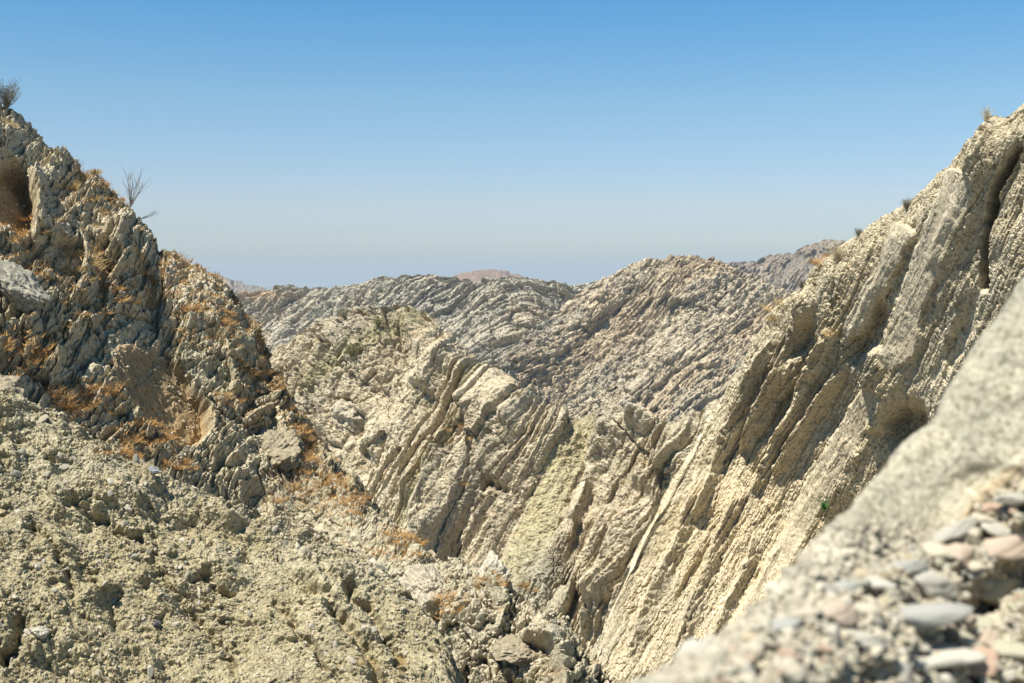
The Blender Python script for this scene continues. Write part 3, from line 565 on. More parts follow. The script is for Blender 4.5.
# --- near conglomerate bank, lower right -----------------------------
def nearfn(P, px, py, d, Nn):
    T, Bv = frame((700, 640), (1000, 420))
    gl = (py - (690 - (px-640)*.60))          # >0: pebbly lower part
    peb = sstep(-10, 50, gl)
    D = .05*fbm(P/.45, 3, 600) + .022*fbm(P/.12, 4, 605) + .006*fbm(P/.03, 4, 610, .6)
    D += peb*(.040*fbm(P/.10, 4, 620, .55, True) + .022*fbm(P/.035, 4, 625, .6) - .035*sstep(.12, .4, fbm(P/.07, 3, 626)))
    F1, E, r0, r1, r2, r3, ox, oy = wor((T@P)/.05+fbm(P/.05, 2, 7), (Bv@P)/.035+fbm(P/.05, 2, 8), 9)
    D += peb*.022*(r2-.4)*sstep(.03, .2, E)
    X = px+fbm(P/.2, 2, 630)*14; Y = py+fbm(P/.2, 2, 631)*12
    dd, s_, al = polyline_coords(X, Y, [(1060, 520), (1024, 560), (1000, 590), (960, 600)]); D -= .13*np.exp(-(dd/17)**2)*(1-sstep(.85, 1, al))
    for cx, cy, rx, ry, h in ((860, 680, 20, 16, .05), (756, 665, 14, 20, .05), (1000, 480, 44, 14, .022), (775, 595, 9, 10, .03)):
        D -= h*np.exp(-(((X-cx)/rx)**2+((Y-cy)/ry)**2)**2)
    dd, s_, al = polyline_coords(X, Y, [(1010, 470), (940, 535), (860, 590), (820, 610)]); D += .012*np.exp(-(dd/8)**2); rim = np.exp(-(dd/6)**2)
    n = fbm(P/.25, 4, 640); st = fbm(np.stack([(Bv@P)/.06, (T@P)/.5, P[0]*0]), 4, 645)
    col = mix((.40, .39, .33), (.31, .31, .27), sstep(-.2, .35, n*.6+st*.7))
    col = mix(col, (.42, .385, .31), peb*.7); col = mix(col, (.44, .34, .21), rim*.6)
    col = col*(1+.18*fbm(P/.02, 3, 650))
    return D, col, None
sheet('near_bank', [('off', (.9, 1.1, -1.6)), ('off', (.3, .45, -.40)),
      [(1250, 130, 1.97), (1150, 190, 2.11), (1080, 236, 2.18), (1024, 274, 2.24), (996, 312, 2.24), (968, 350, 2.24), (945, 388, 2.24), (934, 414, 2.24), (905, 436, 2.21), (878, 470, 2.14), (852, 500, 2.04), (826, 528, 1.94), (800, 556, 1.84), (776, 584, 1.73), (748, 614, 1.63), (716, 640, 1.5), (680, 662, 1.36), (640, 678, 1.26), (590, 694, 1.16), (530, 720, 1.09)],
      [(1290, 330, 1.72), (1180, 360, 1.91), (1110, 395, 2.0), (1060, 430, 2.05), (1020, 465, 2.07), (985, 498, 2.1), (950, 530, 2.05), (915, 558, 1.96), (880, 586, 1.83), (845, 612, 1.71), (808, 640, 1.57), (770, 668, 1.4), (730, 692, 1.23), (680, 716, 1.1), (630, 740, 1.02)],
      [(1330, 560, 1.47), (1220, 570, 1.67), (1140, 585, 1.79), (1090, 600, 1.85), (1040, 618, 1.9), (1000, 640, 1.9), (960, 660, 1.84), (920, 680, 1.72), (880, 700, 1.6), (840, 720, 1.46), (800, 745, 1.28), (750, 775, 1.09), (690, 810, 0.96)],
      [(1380, 820, 1.23), (1260, 825, 1.42), (1160, 830, 1.56), (1100, 840, 1.62), (1040, 850, 1.64), (1000, 865, 1.59), (960, 880, 1.49), (910, 900, 1.36), (860, 930, 1.17), (800, 960, 0.97), (740, 1000, 0.84)]],
      q(760), q(620), 36, nearfn, M_near, crest=[(590,694),(640,678),(680,662),(716,640),(748,614),(776,584),(800,556),(826,528),(852,500),(878,470),(905,438),(934,414),(945,388),(968,350),(996,312),(1024,274),(1080,236)])

# =====================================================================
# things
# =====================================================================
RN = random.Random(11)
ZB = {}
def build_zbuffer():
    z = np.full((683//3+2, 1024//3+2), 1e9)
    for S in SHEETS_ALL:
        m = (S['px'] >= 0) & (S['px'] < 1024) & (S['py'] >= 0) & (S['py'] < 683) & (S['d'] > 0)
        np.minimum.at(z, ((S['py'][m]//3).astype(int), (S['px'][m]//3).astype(int)), S['d'][m])
    ZB['z'] = z
def pick(name, cx, cy, rx, ry, n, rnd, need_up=-1.0, margin=.02):
    """n random visible surface points of a sheet near a direction"""
    S = SHEETS[name]; u = (S['px']-cx)/rx; v = (S['py']-cy)/ry; m = (u*u+v*v < 1) & (S['N'][:, 2] > need_up) & (S['px'] > 0) & (S['px'] < 1024) & (S['py'] > 0) & (S['py'] < 683)
    idx = np.nonzero(m)[0]
    if len(idx):
        z = ZB['z'][(S['py'][idx]//3).astype(int), (S['px'][idx]//3).astype(int)]; k = idx[S['d'][idx] < z*(1+margin)]
        idx = k if len(k) else idx
    if not len(idx): return []
    return [(S['P'][i], S['N'][i], S['d'][i]) for i in rnd.choice(idx, min(n, len(idx)), replace=False)]
def nearest(name, px, py):
    S = SHEETS[name]; q2 = (S['px']-px)**2+(S['py']-py)**2; k = np.argpartition(q2, 12)[:12]; i = k[np.argmin(S['d'][k])]
    return S['P'][i], S['N'][i], S['d'][i]

def tag(o, label=None, cat=None, group=None, kind=None):
    if label: o['label'] = label
    if cat: o['category'] = cat
    if group: o['group'] = group
    if kind: o['kind'] = kind
    return o
def raw_mesh(name, V, F, mat, smooth=False):
    me = bpy.data.meshes.new(name); me.from_pydata([tuple(map(float, v)) for v in V], [], F)
    if smooth: me.polygons.foreach_set('use_smooth', [True]*len(me.polygons))
    me.materials.append(mat); me.update(); return me
def link(name, me, loc=(0, 0, 0), rot=(0, 0, 0), scl=(1, 1, 1), parent=None):
    o = bpy.data.objects.new(name, me); C.objects.link(o); o.location = loc; o.rotation_euler = rot; o.scale = scl; o.parent = parent; return o

# ---- dry plants ------------------------------------------------------
def blade(V, F, base, dirv, length, wid, bend, rnd, seg=3):
    d = Vector(dirv).normalized(); side = d.cross(Vector((rnd.uniform(-1, 1), rnd.uniform(-1, 1), .3))).normalized()
    p = Vector(base); b = len(V); step = length/seg
    for k in range(seg+1):
        w_ = wid*(1-k/seg*.85); V.append(p-side*w_); V.append(p+side*w_)
        if k < seg: F.append((b+2*k, b+2*k+1, b+2*k+3, b+2*k+2))
        p = p + d*step; d = (d + Vector((bend[0], bend[1], bend[2]))*step/length + Vector((rnd.uniform(-.2, .2), rnd.uniform(-.2, .2), 0))).normalized()
def tuft_mesh(name, mat, seed, n=70, h=1.0, spread=1.0, wid=.022):
    rnd = random.Random(seed); V = []; F = []
    for _ in range(n):
        a = rnd.uniform(0, 2*math.pi); r = rnd.random()**.5*spread*.5; t = rnd.uniform(.15, 1.0)*spread
        blade(V, F, (r*math.cos(a), r*math.sin(a), -.08), (math.cos(a)*t, math.sin(a)*t, 1), h*rnd.uniform(.45, 1), wid*rnd.uniform(.6, 1.3), (math.cos(a)*.3, math.sin(a)*.3, -.5), rnd)
    for _ in range(n//2):   # seed heads / dry leaves
        a = rnd.uniform(0, 2*math.pi); r = rnd.random()*spread*.7; z = rnd.uniform(.15, .8)*h; s_ = rnd.uniform(.03, .06)
        b = len(V); V += [Vector((r*math.cos(a)+rnd.uniform(-s_, s_), r*math.sin(a)+rnd.uniform(-s_, s_), z+rnd.uniform(-s_, s_))) for _ in range(3)]; F.append((b, b+1, b+2))
    return raw_mesh(name, V, F, mat)
def tube(V, F, pts, r0, r1, n=4):
    b0 = len(V); m = len(pts)
    for k, p in enumerate(pts):
        p = Vector(p); d = (Vector(pts[min(k+1, m-1)])-Vector(pts[max(k-1, 0)])).normalized(); s1 = d.orthogonal().normalized(); s2 = d.cross(s1); r = r0+(r1-r0)*k/(m-1)
        for i in range(n):
            a = 2*math.pi*i/n; V.append(p+s1*r*math.cos(a)+s2*r*math.sin(a))
    for k in range(m-1):
        for i in range(n): F.append((b0+k*n+i, b0+k*n+(i+1) % n, b0+(k+1)*n+(i+1) % n, b0+(k+1)*n+i))
def twigs(seed, n, h, spread, r, lean=(0, 0), sub=4, up=1.0):
    """bare branching stems; returns V, F and the tips"""
    rnd = random.Random(seed); V = []; F = []; tips = []
    for _ in range(n):
        a = rnd.uniform(0, 2*math.pi); d = Vector((math.cos(a)*spread*rnd.random()+lean[0], math.sin(a)*spread*rnd.random()+lean[1], up)).normalized()
        L = h*rnd.uniform(.6, 1); pts = [Vector((0, 0, -.05*h))]; dd = d.copy()
        for k in range(5):
            dd = (dd+Vector((rnd.uniform(-.2, .2), rnd.uniform(-.2, .2), rnd.uniform(-.05, .15)))).normalized(); pts.append(pts[-1]+dd*L/5)
        tube(V, F, pts, r, r*.35); tips.append(pts[-1])
        for _ in range(sub):
            k = rnd.randint(1, 4); p = pts[k]; e = (dd+Vector((rnd.uniform(-.8, .8), rnd.uniform(-.8, .8), rnd.uniform(-.1, .5)))).normalized(); l2 = L*rnd.uniform(.2, .5); q_ = [p]
            for _ in range(3): e = (e+Vector((rnd.uniform(-.2, .2), rnd.uniform(-.2, .2), .1))).normalized(); q_.append(q_[-1]+e*l2/3)
            tube(V, F, q_, r*.5, r*.2, 3); tips += q_[1:]
    return V, F, tips
def leaves(tips, seed, n, size, jitter):
    rnd = random.Random(seed); V = []; F = []
    for _ in range(n):
        p = rnd.choice(tips)+Vector((rnd.gauss(0, jitter), rnd.gauss(0, jitter), rnd.gauss(0, jitter))); u = Vector((rnd.gauss(0, 1), rnd.gauss(0, 1), rnd.gauss(0, 1)+.5)).normalized(); v = u.orthogonal().normalized()
        s_ = size*rnd.uniform(.6, 1.3); b = len(V); V += [p-u*s_, p+v*s_*.4, p+u*s_, p-v*s_*.4]; F.append((b, b+1, b+2, b+3))
    return V, F

build_zbuffer()
NR = np.random.RandomState(5)
m_rust = plain_mat('dry_rust_grass', (.48, .275, .10), .45, 6, .9, 0); m_ochre = plain_mat('dry_ochre_grass', (.50, .36, .16), .35, 6, .9, 0)
m_straw = plain_mat('straw', (.46, .37, .22), .3, 6, .9, 0); m_twig = plain_mat('grey_twig', (.20, .17, .13), .3, 20, .9, 0)
m_sage = plain_mat('sage_leaf', (.13, .15, .08), .3, 9, .9, 0); m_olive = plain_mat('olive_leaf', (.19, .18, .08), .3, 9, .9, 0); m_green = plain_mat('green_leaf', (.05, .16, .03), .3, 9, .7, 0)
TUFTS = {k: [tuft_mesh('dry_grass_tuft', m, 10*j+i, 115, h, sp, .015) for i in range(3)] for j, (k, m, h, sp) in enumerate((('rust', m_rust, .75, 1.1), ('ochre', m_ochre, .8, 1.0), ('straw', m_straw, .9, .8)))}
WORD = {'rust': 'rust-orange', 'ochre': 'ochre-yellow', 'straw': 'straw-coloured'}

def put_tufts(sheet_, cx, cy, rx, ry, n, kind, size, where, rnd=NR):
    lab = '%s dry grass tuft %s' % (WORD[kind], where)
    for P, N, d in pick(sheet_, cx, cy, rx, ry, n, rnd, -.1):
        k = size*rnd.uniform(.6, 1.35)
        o = link('dry_grass_tuft', TUFTS[kind][rnd.randint(3)], P, (rnd.uniform(-.25, .25), rnd.uniform(-.1, .45), rnd.uniform(0, 6.28)), (k*rnd.uniform(.9, 1.5), k*rnd.uniform(.9, 1.5), k*rnd.uniform(.6, 1.0)))
        tag(o, lab, 'grass tuft', lab.replace('tuft', 'tufts', 1))
L_ = 'left_slope'
for a in (
    (L_, 22, 352, 26, 16, 10, 'rust', .30, 'at the left edge above the crumbly near slope'),
    (L_, 80, 398, 34, 14, 16, 'rust', .30, 'in the long orange strip at the foot of the left rocks'),
    (L_, 140, 436, 30, 14, 12, 'rust', .28, 'where the left rocks meet the crumbly near slope'),
    (L_, 170, 466, 24, 10, 8, 'rust', .25, 'at the lower end of the orange strip'),
    (L_, 82, 268, 26, 18, 9, 'ochre', .34, 'on the ledge below the dark cleft of the left ridge'),
    (L_, 128, 288, 34, 14, 9, 'rust', .30, 'along the ledge above the big shaded hollow'),
    (L_, 100, 222, 46, 24, 7, 'ochre', .26, 'scattered on the upper flank beneath the bare twiggy shrub'),
    (L_, 60, 318, 50, 18, 7, 'rust', .24, 'scattered between the grey slab and the shaded hollow'),
    (L_, 285, 458, 34, 26, 8, 'rust', .24, 'scattered on the scree right below the layered boulder'),
    (L_, 30, 240, 24, 22, 9, 'rust', .28, 'among the grey blocks at the left edge under the cleft'),
    (L_, 78, 184, 12, 14, 4, 'ochre', .34, 'high on the left ridge beside white blocks'),
    (L_, 95, 176, 10, 10, 3, 'ochre', .34, 'just under the upper skyline of the left ridge'),
    (L_, 6, 130, 8, 10, 3, 'ochre', .36, 'at the left edge above the dark cleft'),
    (L_, 148, 300, 20, 12, 7, 'rust', .28, 'near the top corner of the big shaded hollow'),
    (L_, 190, 270, 34, 14, 9, 'rust', .28, 'along the left skyline where it bends down'),
    (L_, 205, 320, 26, 20, 10, 'rust', .28, 'on the rocks right above the big shaded hollow'),
    (L_, 246, 350, 16, 24, 12, 'ochre', .30, 'in the gully just inside the left skyline'),
    (L_, 264, 384, 18, 18, 8, 'rust', .30, 'on the steep edge in front of the middle hill'),
    (L_, 232, 396, 14, 14, 6, 'rust', .28, 'beside the layered boulder'),
    (L_, 300, 424, 20, 18, 8, 'rust', .28, 'on the flank below the layered boulder'),
    (L_, 318, 476, 22, 20, 9, 'rust', .28, 'on the grey scree flank left of the gully'),
    (L_, 344, 500, 18, 18, 8, 'rust', .28, 'in the scree chute left of the gully'),
    (L_, 290, 500, 18, 14, 6, 'rust', .25, 'at the crest of the crumbly near slope'),
    (L_, 400, 545, 22, 14, 9, 'rust', .26, 'where the left flank reaches the gully'),
    (L_, 440, 600, 24, 22, 4, 'rust', .24, 'between the gully blocks'),
    (L_, 500, 585, 16, 14, 5, 'rust', .26, 'behind the grey blocks in the gully bottom'),
    (L_, 505, 652, 14, 12, 5, 'rust', .22, 'under the grey block at the bottom centre'),
    (L_, 430, 656, 16, 12, 5, 'rust', .22, 'at the bottom left of the gully blocks'),
    ('near_slope', 385, 666, 26, 16, 8, 'ochre', .12, 'at the lower edge of the crumbly slope'),
    ('near_slope', 130, 452, 30, 10, 8, 'rust', .16, 'on the upper rim of the crumbly near slope'),
    ('middle_hill', 346, 410, 16, 8, 3, 'ochre', .55, 'on a ledge of the middle hill near the left ridge'),
    ('middle_hill', 370, 470, 20, 24, 5, 'rust', .45, 'low on the middle hill'),
    ('middle_hill', 430, 340, 26, 24, 5, 'ochre', .45, 'near the top of the middle hill'),
    ('middle_hill', 460, 455, 26, 34, 6, 'rust', .45, 'in the slots of the upright fins'),
    ('middle_hill', 520, 595, 20, 12, 7, 'rust', .40, 'on the gully floor below the yellow-green bed'),
    ('middle_hill', 620, 470, 26, 26, 4, 'ochre', .45, 'between the fins right of the yellow-green bed'),
    ('right_cliff', 818, 258, 14, 8, 4, 'rust', .30, 'on the crest of the right cliff'),
    ('right_cliff', 780, 312, 8, 12, 4, 'ochre', .42, 'hanging on the lower crest of the right cliff'),
    ('right_cliff', 832, 330, 6, 6, 2, 'ochre', .34, 'in a notch of the right cliff'),
): put_tufts(*a)

# uncountable dry litter between the tufts
def litter():
    V = []; F = []; rnd = random.Random(3)
    spots = [(22, 352, 34, 26), (80, 400, 44, 20), (140, 440, 40, 18), (80, 268, 36, 24), (135, 285, 50, 20), (25, 250, 30, 40), (190, 272, 44, 22), (205, 322, 34, 30), (246, 350, 22, 36), (268, 390, 26, 34), (318, 478, 36, 36), (345, 505, 26, 26), (400, 545, 36, 18), (440, 605, 26, 16), (90, 190, 40, 30), (300, 430, 26, 26)]
    for cx, cy, rx, ry in spots:
        for P, N, d in pick(L_, cx, cy, rx, ry, int(rx*ry*.18), NR, 0.0):
            for _ in range(rnd.randint(4, 8)):
                blade(V, F, Vector(P)+Vector((rnd.gauss(0, .07), rnd.gauss(0, .07), -.01)), (rnd.gauss(0, .7), rnd.gauss(0, .7), 1), rnd.uniform(.05, .15), rnd.uniform(.006, .013), (0, 0, -.5), rnd, 2)
    o = link('dry_ground_cover', raw_mesh('dry_ground_cover', V, F, m_rust)); o['kind'] = 'stuff'
litter()

# ---- shrubs ----------------------------------------------------------
def shrub(name, where, label, cat, seed, n, h, spread, r, twig_m=None, leaf=None, lean=(0, 0), sub=4, scale=1.0, up=1.0):
    P, N, d = nearest(*where); P = P + N*(.10 if name == 'green_plant' else 0); root = link(name, None, tuple(P)); root.empty_display_size = .1; tag(root, label, cat)
    V, F, tips = twigs(seed, n, h, spread, r, lean, sub, up); link('twigs', raw_mesh('twigs', V, F, twig_m or m_twig), parent=root)
    if leaf:
        m, cnt, size, jit = leaf; V, F = leaves(tips, seed+1, cnt, size, jit); link('foliage', raw_mesh('foliage', V, F, m), parent=root)
    return root
shrub('dry_shrub', (L_, 10, 102), 'grey-green bushy shrub on the top of the left ridge at the photo edge', 'shrub', 1, 80, .80, 1.3, .006, None, (m_sage, 500, .022, .03))
shrub('dry_shrub', (L_, 130, 206), 'tall bare twiggy shrub leaning out from the left skyline', 'shrub', 2, 16, 1.25, .35, .008, None, None, (.25, 0), 4)
shrub('dry_shrub', (L_, 140, 218), 'thin bare twigs sticking out sideways just below the tall bare shrub', 'shrub', 3, 6, .7, .3, .006, None, None, (1.3, 0), 3, up=.35)
CL = 'right_cliff'
shrub('dry_shrub', (CL, 986, 122), 'small pale dry shrub on the top of the right cliff', 'shrub', 4, 40, .42, .9, .004, m_straw, (m_straw, 160, .012, .03))
shrub('dry_shrub', (CL, 907, 210), 'grey dry shrub in the notch of the right cliff crest', 'shrub', 5, 60, .36, 1.2, .006, None, (m_twig, 260, .016, .04))
shrub('dry_shrub', (CL, 858, 236), 'small dark bush on the crest of the right cliff', 'shrub', 6, 40, .24, 1.0, .006, None, (m_sage, 260, .02, .04))
shrub('dry_shrub', (CL, 838, 262), 'round pale tan dry bush below the crest of the right cliff', 'shrub', 7, 90, .62, 1.1, .005, m_straw, (m_straw, 260, .012, .06))
shrub('dry_shrub', (CL, 802, 288), 'low olive shrub on the lower crest of the right cliff', 'shrub', 8, 60, .36, 1.3, .006, m_twig, (m_twig, 300, .018, .06))
shrub('dry_shrub', (CL, 908, 428), 'dry dark twigs in the mouth of the cliff hollow', 'shrub', 9, 14, .45, .6, .005, None, None, (.2, 0), 3)
shrub('green_plant', (CL, 823, 508), 'small bright green plant growing on the right cliff face', 'plant', 10, 22, .34, .9, .005, m_green, (m_green, 240, .035, .04), (-.1, -.9))
shrub('dry_shrub', ('middle_hill', 378, 326), 'dark olive shrub near the top of the middle hill', 'shrub', 11, 50, .9, 1.2, .012, m_olive, (m_olive, 420, .05, .14))
shrub('dry_shrub', ('middle_hill', 352, 356), 'round olive shrub on the upper left flank of the middle hill', 'shrub', 12, 50, 1.0, 1.2, .012, m_olive, (m_olive, 420, .05, .14))

# ---- stones ----------------------------------------------------------
def ico(sub):
    import bmesh
    bm = bmesh.new(); bmesh.ops.create_icosphere(bm, subdivisions=sub, radius=1); V = np.array([v.co[:] for v in bm.verts]); F = [tuple(v.index for v in f.verts) for f in bm.faces]; bm.free(); return V, F
ICO = {k: ico(k) for k in (1, 2, 4, 5)}
def stone_verts(seed, sub, facets=14, sharp=.04, rough=.04, layers=0):
    r = np.random.RandomState(seed); V, F = ICO[sub]; n = r.normal(size=(facets, 3)); n /= np.linalg.norm(n, axis=1)[:, None]; h = r.uniform(.62, 1.0, facets)
    c = V@n.T; t = np.where(c > .05, h/np.maximum(c, .05), 9.0); k = 1/sharp if sharp else 1e3
    rad = -np.log(np.exp(-k*np.minimum(t, 3)).sum(1)+np.exp(-k*1.25))/k
    rad = np.clip(rad, .3, 1.3)
    if rough: rad = rad*(1+rough*fbm((V*2.2+seed).T, 4, seed % 50, .6)*1.5)
    Q_ = V*rad[:, None]
    if layers:
        z = Q_@unit((-.35, .2, .9)); g = 1+.05*(np.abs(((z*layers) % 1)-.5)*2-.5)+.03*fbm(np.stack([z*layers*1.7, z*0, z*0]), 2, 4); Q_ = Q_*g[:, None]
    return Q_, F
m_pale = plain_mat('pale_rock', (.44, .395, .30), .3, 9, .95, .5); m_layer = plain_mat('layered_rock', (.27, .225, .15), .35, 9, .95, .6); m_tan = plain_mat('tan_rock', (.42, .36, .26), .25, 6, .95, .5); m_greyr = plain_mat('grey_rock', (.31, .285, .22), .3, 9, .95, .5)
def boulder(where, dims, mat, seed, label, rot=(0, 0, 0), sink=.25, layers=0, cat='boulder', name='boulder'):
    P, N, d = nearest(*where); V, F = stone_verts(seed, 5, 12, .05, .26, layers)
    o = link(name, raw_mesh(name, V*np.array(dims), F, mat), Vector(P)+Vector(N)*dims[2]*(1-2*sink), rot); tag(o, label, cat); return o
boulder((L_, 10, 398), (.55, .6, .42), m_layer, 3, 'dark-sided boulder at the left edge above the crumbly slope', (.1, .2, .3))
boulder((L_, 256, 434), (.80, .8, .58), m_layer, 8, 'layered brown boulder perched on the left slope with a dark shadow below', (.15, -.45, .2), -.15, 6)
boulder((L_, 18, 300), (.42, .5, .8), m_greyr, 12, 'smooth grey slab leaning at the left edge below the cleft', (.1, -.65, .2), .35)
boulder((L_, 498, 572), (.42, .5, .42), m_pale, 17, 'whitish angular block behind the gully bottom', (.2, .5, .1), .25)
boulder((L_, 508, 655), (.45, .5, .22), m_layer, 21, 'flat-topped grey block jutting out at the bottom centre', (0, .1, .4), .2, 4)
boulder((L_, 432, 590), (.55, .5, .40), m_tan, 25, 'grey angular block on the left side of the gully', (.1, .6, .2), .3)
boulder(('middle_hill', 352, 418), (1.7, 1.6, 1.2), m_tan, 29, 'large tan block with a shaded side low on the middle hill', (.2, .5, .5), .5)
boulder(('near_slope', 43, 632), (.080, .07, .055), m_pale, 37, 'smooth oval pale stone on the crumbly slope at the lower left', (0, .6, .3), .1, cat='stone', name='stone')
boulder(('near_slope', 156, 626), (.045, .05, .035), plain_mat('dark_stone', (.12, .10, .10), .3, 20), 41, 'small dark purplish stone on the crumbly slope', (0, .2, .3), .1, cat='stone', name='stone')
boulder(('near_slope', 130, 508), (.06, .05, .03), m_pale, 45, 'whitish flat stone on the upper crumbly slope', (0, .5, .3), .1, cat='stone', name='stone')
boulder(('near_slope', 152, 472), (.06, .06, .04), plain_mat('blue_stone', (.27, .28, .275), .2, 20), 47, 'blue-grey stone at the end of the orange grass strip', (0, .4, .3), .1, cat='stone', name='stone')

# loose stones on the crumbly slope
ST = [raw_mesh('stone', *(lambda vf: (vf[0]*np.array((1, .8, .6)), vf[1]))(stone_verts(100+i, 4 if i < 3 else 2, 11, .05, .08)), m) for i, m in enumerate((m_pale, m_tan, m_greyr, m_pale, m_tan, m_greyr))]
WST = ('pale', 'tan', 'grey')
zones = ((60, 470, 110, 60, 26, 'on the upper part of the crumbly slope'), (90, 610, 130, 70, 34, 'low on the crumbly slope at the left'), (300, 610, 110, 70, 34, 'on the crumbly slope towards the gully'), (230, 530, 110, 40, 24, 'below the rim of the crumbly slope'))
for cx, cy, rx, ry, n, wh in zones:
    for P, N, d in pick('near_slope', cx, cy, rx, ry, n, NR):
        i = NR.randint(6); k = NR.uniform(.022, .055)*(1.35 if NR.rand() < .12 else 1)
        o = link('stone', ST[i], Vector(P)+Vector(N)*k*.15, tuple(NR.uniform(0, 6.28, 3)), (k*NR.uniform(.8, 1.5), k, k*NR.uniform(.7, 1)))
        tag(o, 'small %s stone lying loose %s' % (WST[i % 3], wh), 'stone', 'small %s stones lying loose %s' % (WST[i % 3], wh))
def gravel(name, spec, seed, mat):
    V = []; F = []; r = np.random.RandomState(seed); b = 0; base = [stone_verts(300+i, 1, 8, .08, 0) for i in range(6)]; VV = []
    for sh, cx, cy, rx, ry, n, s0, s1 in spec:
        for P, N, d in pick(sh, cx, cy, rx, ry, n, r):
            v, f = base[r.randint(6)]; a = Matrix.Rotation(r.uniform(0, 6.28), 3, Vector(r.normal(size=3))); k = s0+(s1-s0)*r.rand()**2.5
            VV.append((v*np.array((1.2, .9, .7)))@np.array(a)*k+P+N*k*.25); F += [(x+b, y+b, z+b) for x, y, z in f]; b += len(v)
    o = link(name, raw_mesh(name, np.concatenate(VV), F, mat)); o['kind'] = 'stuff'
gravel('gravel', [('near_slope', 200, 540, 320, 190, 2600, .008, .026), (L_, 200, 420, 240, 170, 1500, .02, .06), (L_, 60, 200, 100, 100, 500, .02, .06), (L_, 450, 620, 120, 70, 500, .02, .06)], 3, m_tan)

# ---- pebbles of the near bank ---------------------------------------
PC = {'white': (.54, .52, .46), 'cream': (.56, .48, .35), 'tan': (.45, .33, .18), 'blue-grey': (.23, .265, .29), 'grey': (.34, .34, .31), 'red-brown': (.38, .16, .09), 'pink': (.50, .33, .25), 'olive': (.36, .36, .24), 'dark grey': (.13, .135, .14)}
for k in PC: PC[k] = tuple(.42*a+.58*b for a, b in zip(PC[k], (.43, .39, .30)))
PM = {k: plain_mat('pebble_'+k.replace('-', '_').replace(' ', '_'), v, .3, 60, .9, .5) for k, v in PC.items()}
PV = [stone_verts(500+i, 4, 10, .10, .14) for i in range(6)]; PMESH = {}
def pebble(px, py, wpx, hpx, col, label, group=None, ang=0.0, sink=.3):
    P, N, d = nearest('near_bank', px, py); kk = (col, NR.randint(6))
    if kk not in PMESH: PMESH[kk] = raw_mesh('pebble', *PV[kk[1]], PM[col], True)
    a = wpx*.5*d/FPX; c = hpx*.5*d/FPX; b_ = (c*1.25 if group is None else (a*c)**.5*NR.uniform(.9, 1.2))
    o = link('pebble', PMESH[kk], Vector(P)+Vector(N)*c*(1-2*sink), (NR.uniform(-.2, .3), ang, NR.uniform(-.4, .4) if group else NR.uniform(-.1, .1)), (a*(1.1 if group else 1.45), b_, c*(1.15 if group else .8))); tag(o, label, 'pebble', group)
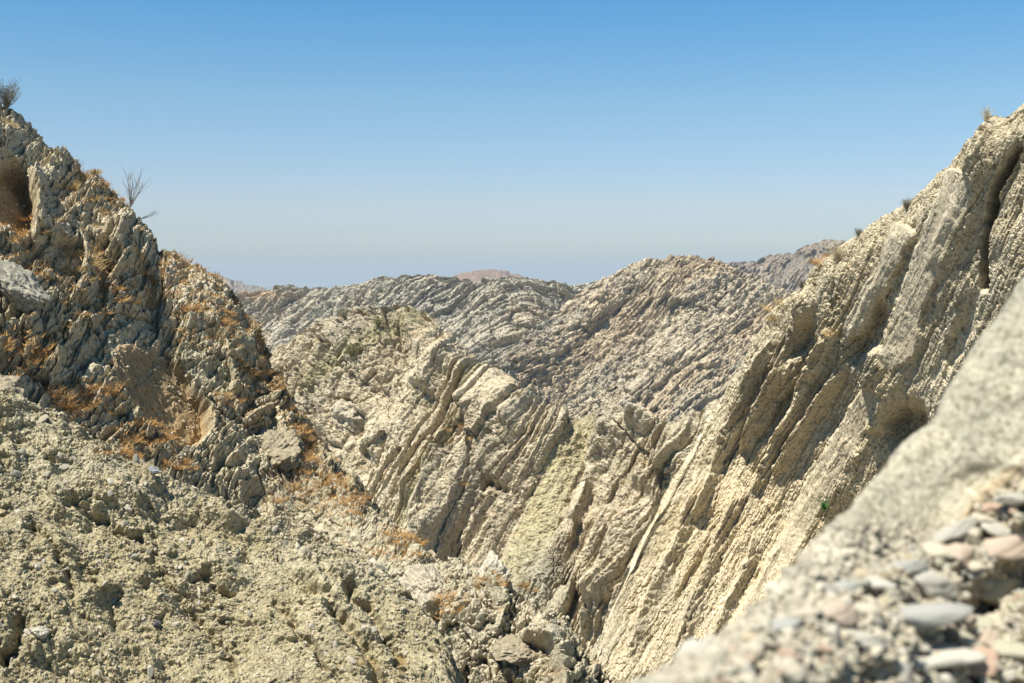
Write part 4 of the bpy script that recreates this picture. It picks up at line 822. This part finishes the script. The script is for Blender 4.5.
big = [(908, 614, 72, 30, 'blue-grey', 'large flat blue-grey cobble, the biggest stone of the bank', -.06), (928, 582, 40, 26, 'white', 'oblong white pebble just above the large blue-grey cobble', .45),
 (906, 566, 32, 13, 'blue-grey', 'thin flat blue-grey pebble above the oblong white pebble', -.1), (939, 549, 22, 20, 'cream', 'round cream pebble at the upper edge of the pebbly part', 0), (1004, 548, 60, 24, 'pink', 'long pinkish slab above the dark hollow at the right edge', -.15),
 (962, 556, 26, 24, 'pink', 'pinkish pebble at the left end of the long pinkish slab', .2), (862, 642, 38, 16, 'white', 'bright white flat pebble below the large blue-grey cobble', .2), (863, 610, 22, 20, 'cream', 'cream pebble touching the left end of the large blue-grey cobble', 0),
 (762, 668, 16, 18, 'pink', 'small salmon pink pebble at the lower left of the bank', 0), (981, 663, 30, 28, 'red-brown', 'red-brown rough stone near the bottom right', 0), (948, 656, 46, 28, 'white', 'big whitish round stone at the bottom left of the red-brown stone', -.15),
 (1010, 646, 38, 28, 'olive', 'olive green rounded stone near the lower right corner', .1), (845, 674, 20, 20, 'tan', 'tan pebble at the bottom edge below the white flat pebble', 0), (832, 592, 18, 14, 'dark grey', 'small dark grey pebble left of the cream one', .2),
 (851, 590, 24, 18, 'blue-grey', 'rounded blue-grey pebble next to the small dark grey one', .1), (836, 612, 30, 24, 'pink', 'pale pinkish stone below the small dark grey pebble', 0), (880, 584, 22, 13, 'white', 'small white pebble above the left end of the big cobble', 0),
 (698, 648, 26, 22, 'white', 'whitish stone at the far lower end of the bank', 0), (955, 532, 38, 14, 'grey', 'flat grey pebble above the round cream pebble', -.5), (784, 626, 26, 12, 'blue-grey', 'flat blue-grey pebble in the middle of the bank', -.1),
 (804, 616, 24, 14, 'cream', 'flat cream pebble in the middle of the bank', -.2), (752, 638, 14, 12, 'tan', 'orange tan pebble above the salmon pink one', 0), (996, 590, 44, 30, 'olive', 'knobbly olive grey lump below the dark hollow', 0),
 (1000, 528, 24, 18, 'white', 'white pebble above the long pinkish slab', .2), (980, 520, 20, 16, 'cream', 'cream pebble above the pinkish slab, left of a white one', 0), (1012, 500, 22, 16, 'grey', 'grey pebble at the right edge under the ledge', 0)]
for a in big: pebble(a[0], a[1], a[2], a[3], a[4], a[5], None, a[6], .36)
occ = [(a[0], a[1], max(a[2], a[3])*.5) for a in big]
cols = ['white', 'cream', 'tan', 'blue-grey', 'grey', 'red-brown', 'pink', 'olive', 'dark grey', 'grey', 'cream', 'olive']
cnt = 0
for tr in range(9000):
    if cnt >= 270: break
    px = NR.uniform(650, 1022); py = NR.uniform(470, 682); lo = 690-(px-640)*.58
    if py < lo+8+NR.rand()*14: continue
    w_ = 6+16*NR.rand()**2.2 + 6*(py-lo > 60)*NR.rand()
    if any((px-x)**2+(py-y)**2 < (.8*(r+w_*.5))**2 for x, y, r in occ): continue
    occ.append((px, py, w_*.5)); cnt += 1; c_ = cols[NR.randint(len(cols))]
    zone = 'towards the right edge of the bank' if px > 950 else 'in the middle of the bank' if px > 820 else 'at the lower end of the bank'
    sz = 'small' if w_ < 14 else 'middle-sized'
    lab = '%s %s pebble stuck in the gritty matrix %s' % (sz, c_, zone)
    pebble(px, py, w_*NR.uniform(.9, 1.5), w_*NR.uniform(.6, .95), c_, lab, lab.replace('pebble', 'pebbles', 1), NR.uniform(-.5, .5), .52)
gravel('grit', [('near_bank', 900, 640, 240, 110, 900, .004, .013), ('near_bank', 900, 640, 260, 120, 5000, .0012, .006)], 8, m_pale)

# ---- members of small groups are told apart by their order -----------
def number_groups():
    g = {}
    for o in C.objects:
        if o.parent is None and o.get('group') and o.get('label'): g.setdefault((o['group'], o['label']), []).append(o)
    W_ = ('leftmost', 'second from left', 'third from left', 'fourth from left', 'fifth from left', 'sixth from left', 'seventh from left')
    for (gr, lb), os_ in g.items():
        n = len(os_)
        if n > 7: continue
        if n == 1:
            del os_[0]['group']; continue
        os_.sort(key=lambda o: proj(np.array([o.location[:]]))[0][0])
        for i, o in enumerate(os_):
            t = ('rightmost' if i == n-1 else W_[i]) + ' of the ' + gr
            if len(t.split()) <= 16: o['label'] = t
number_groups()
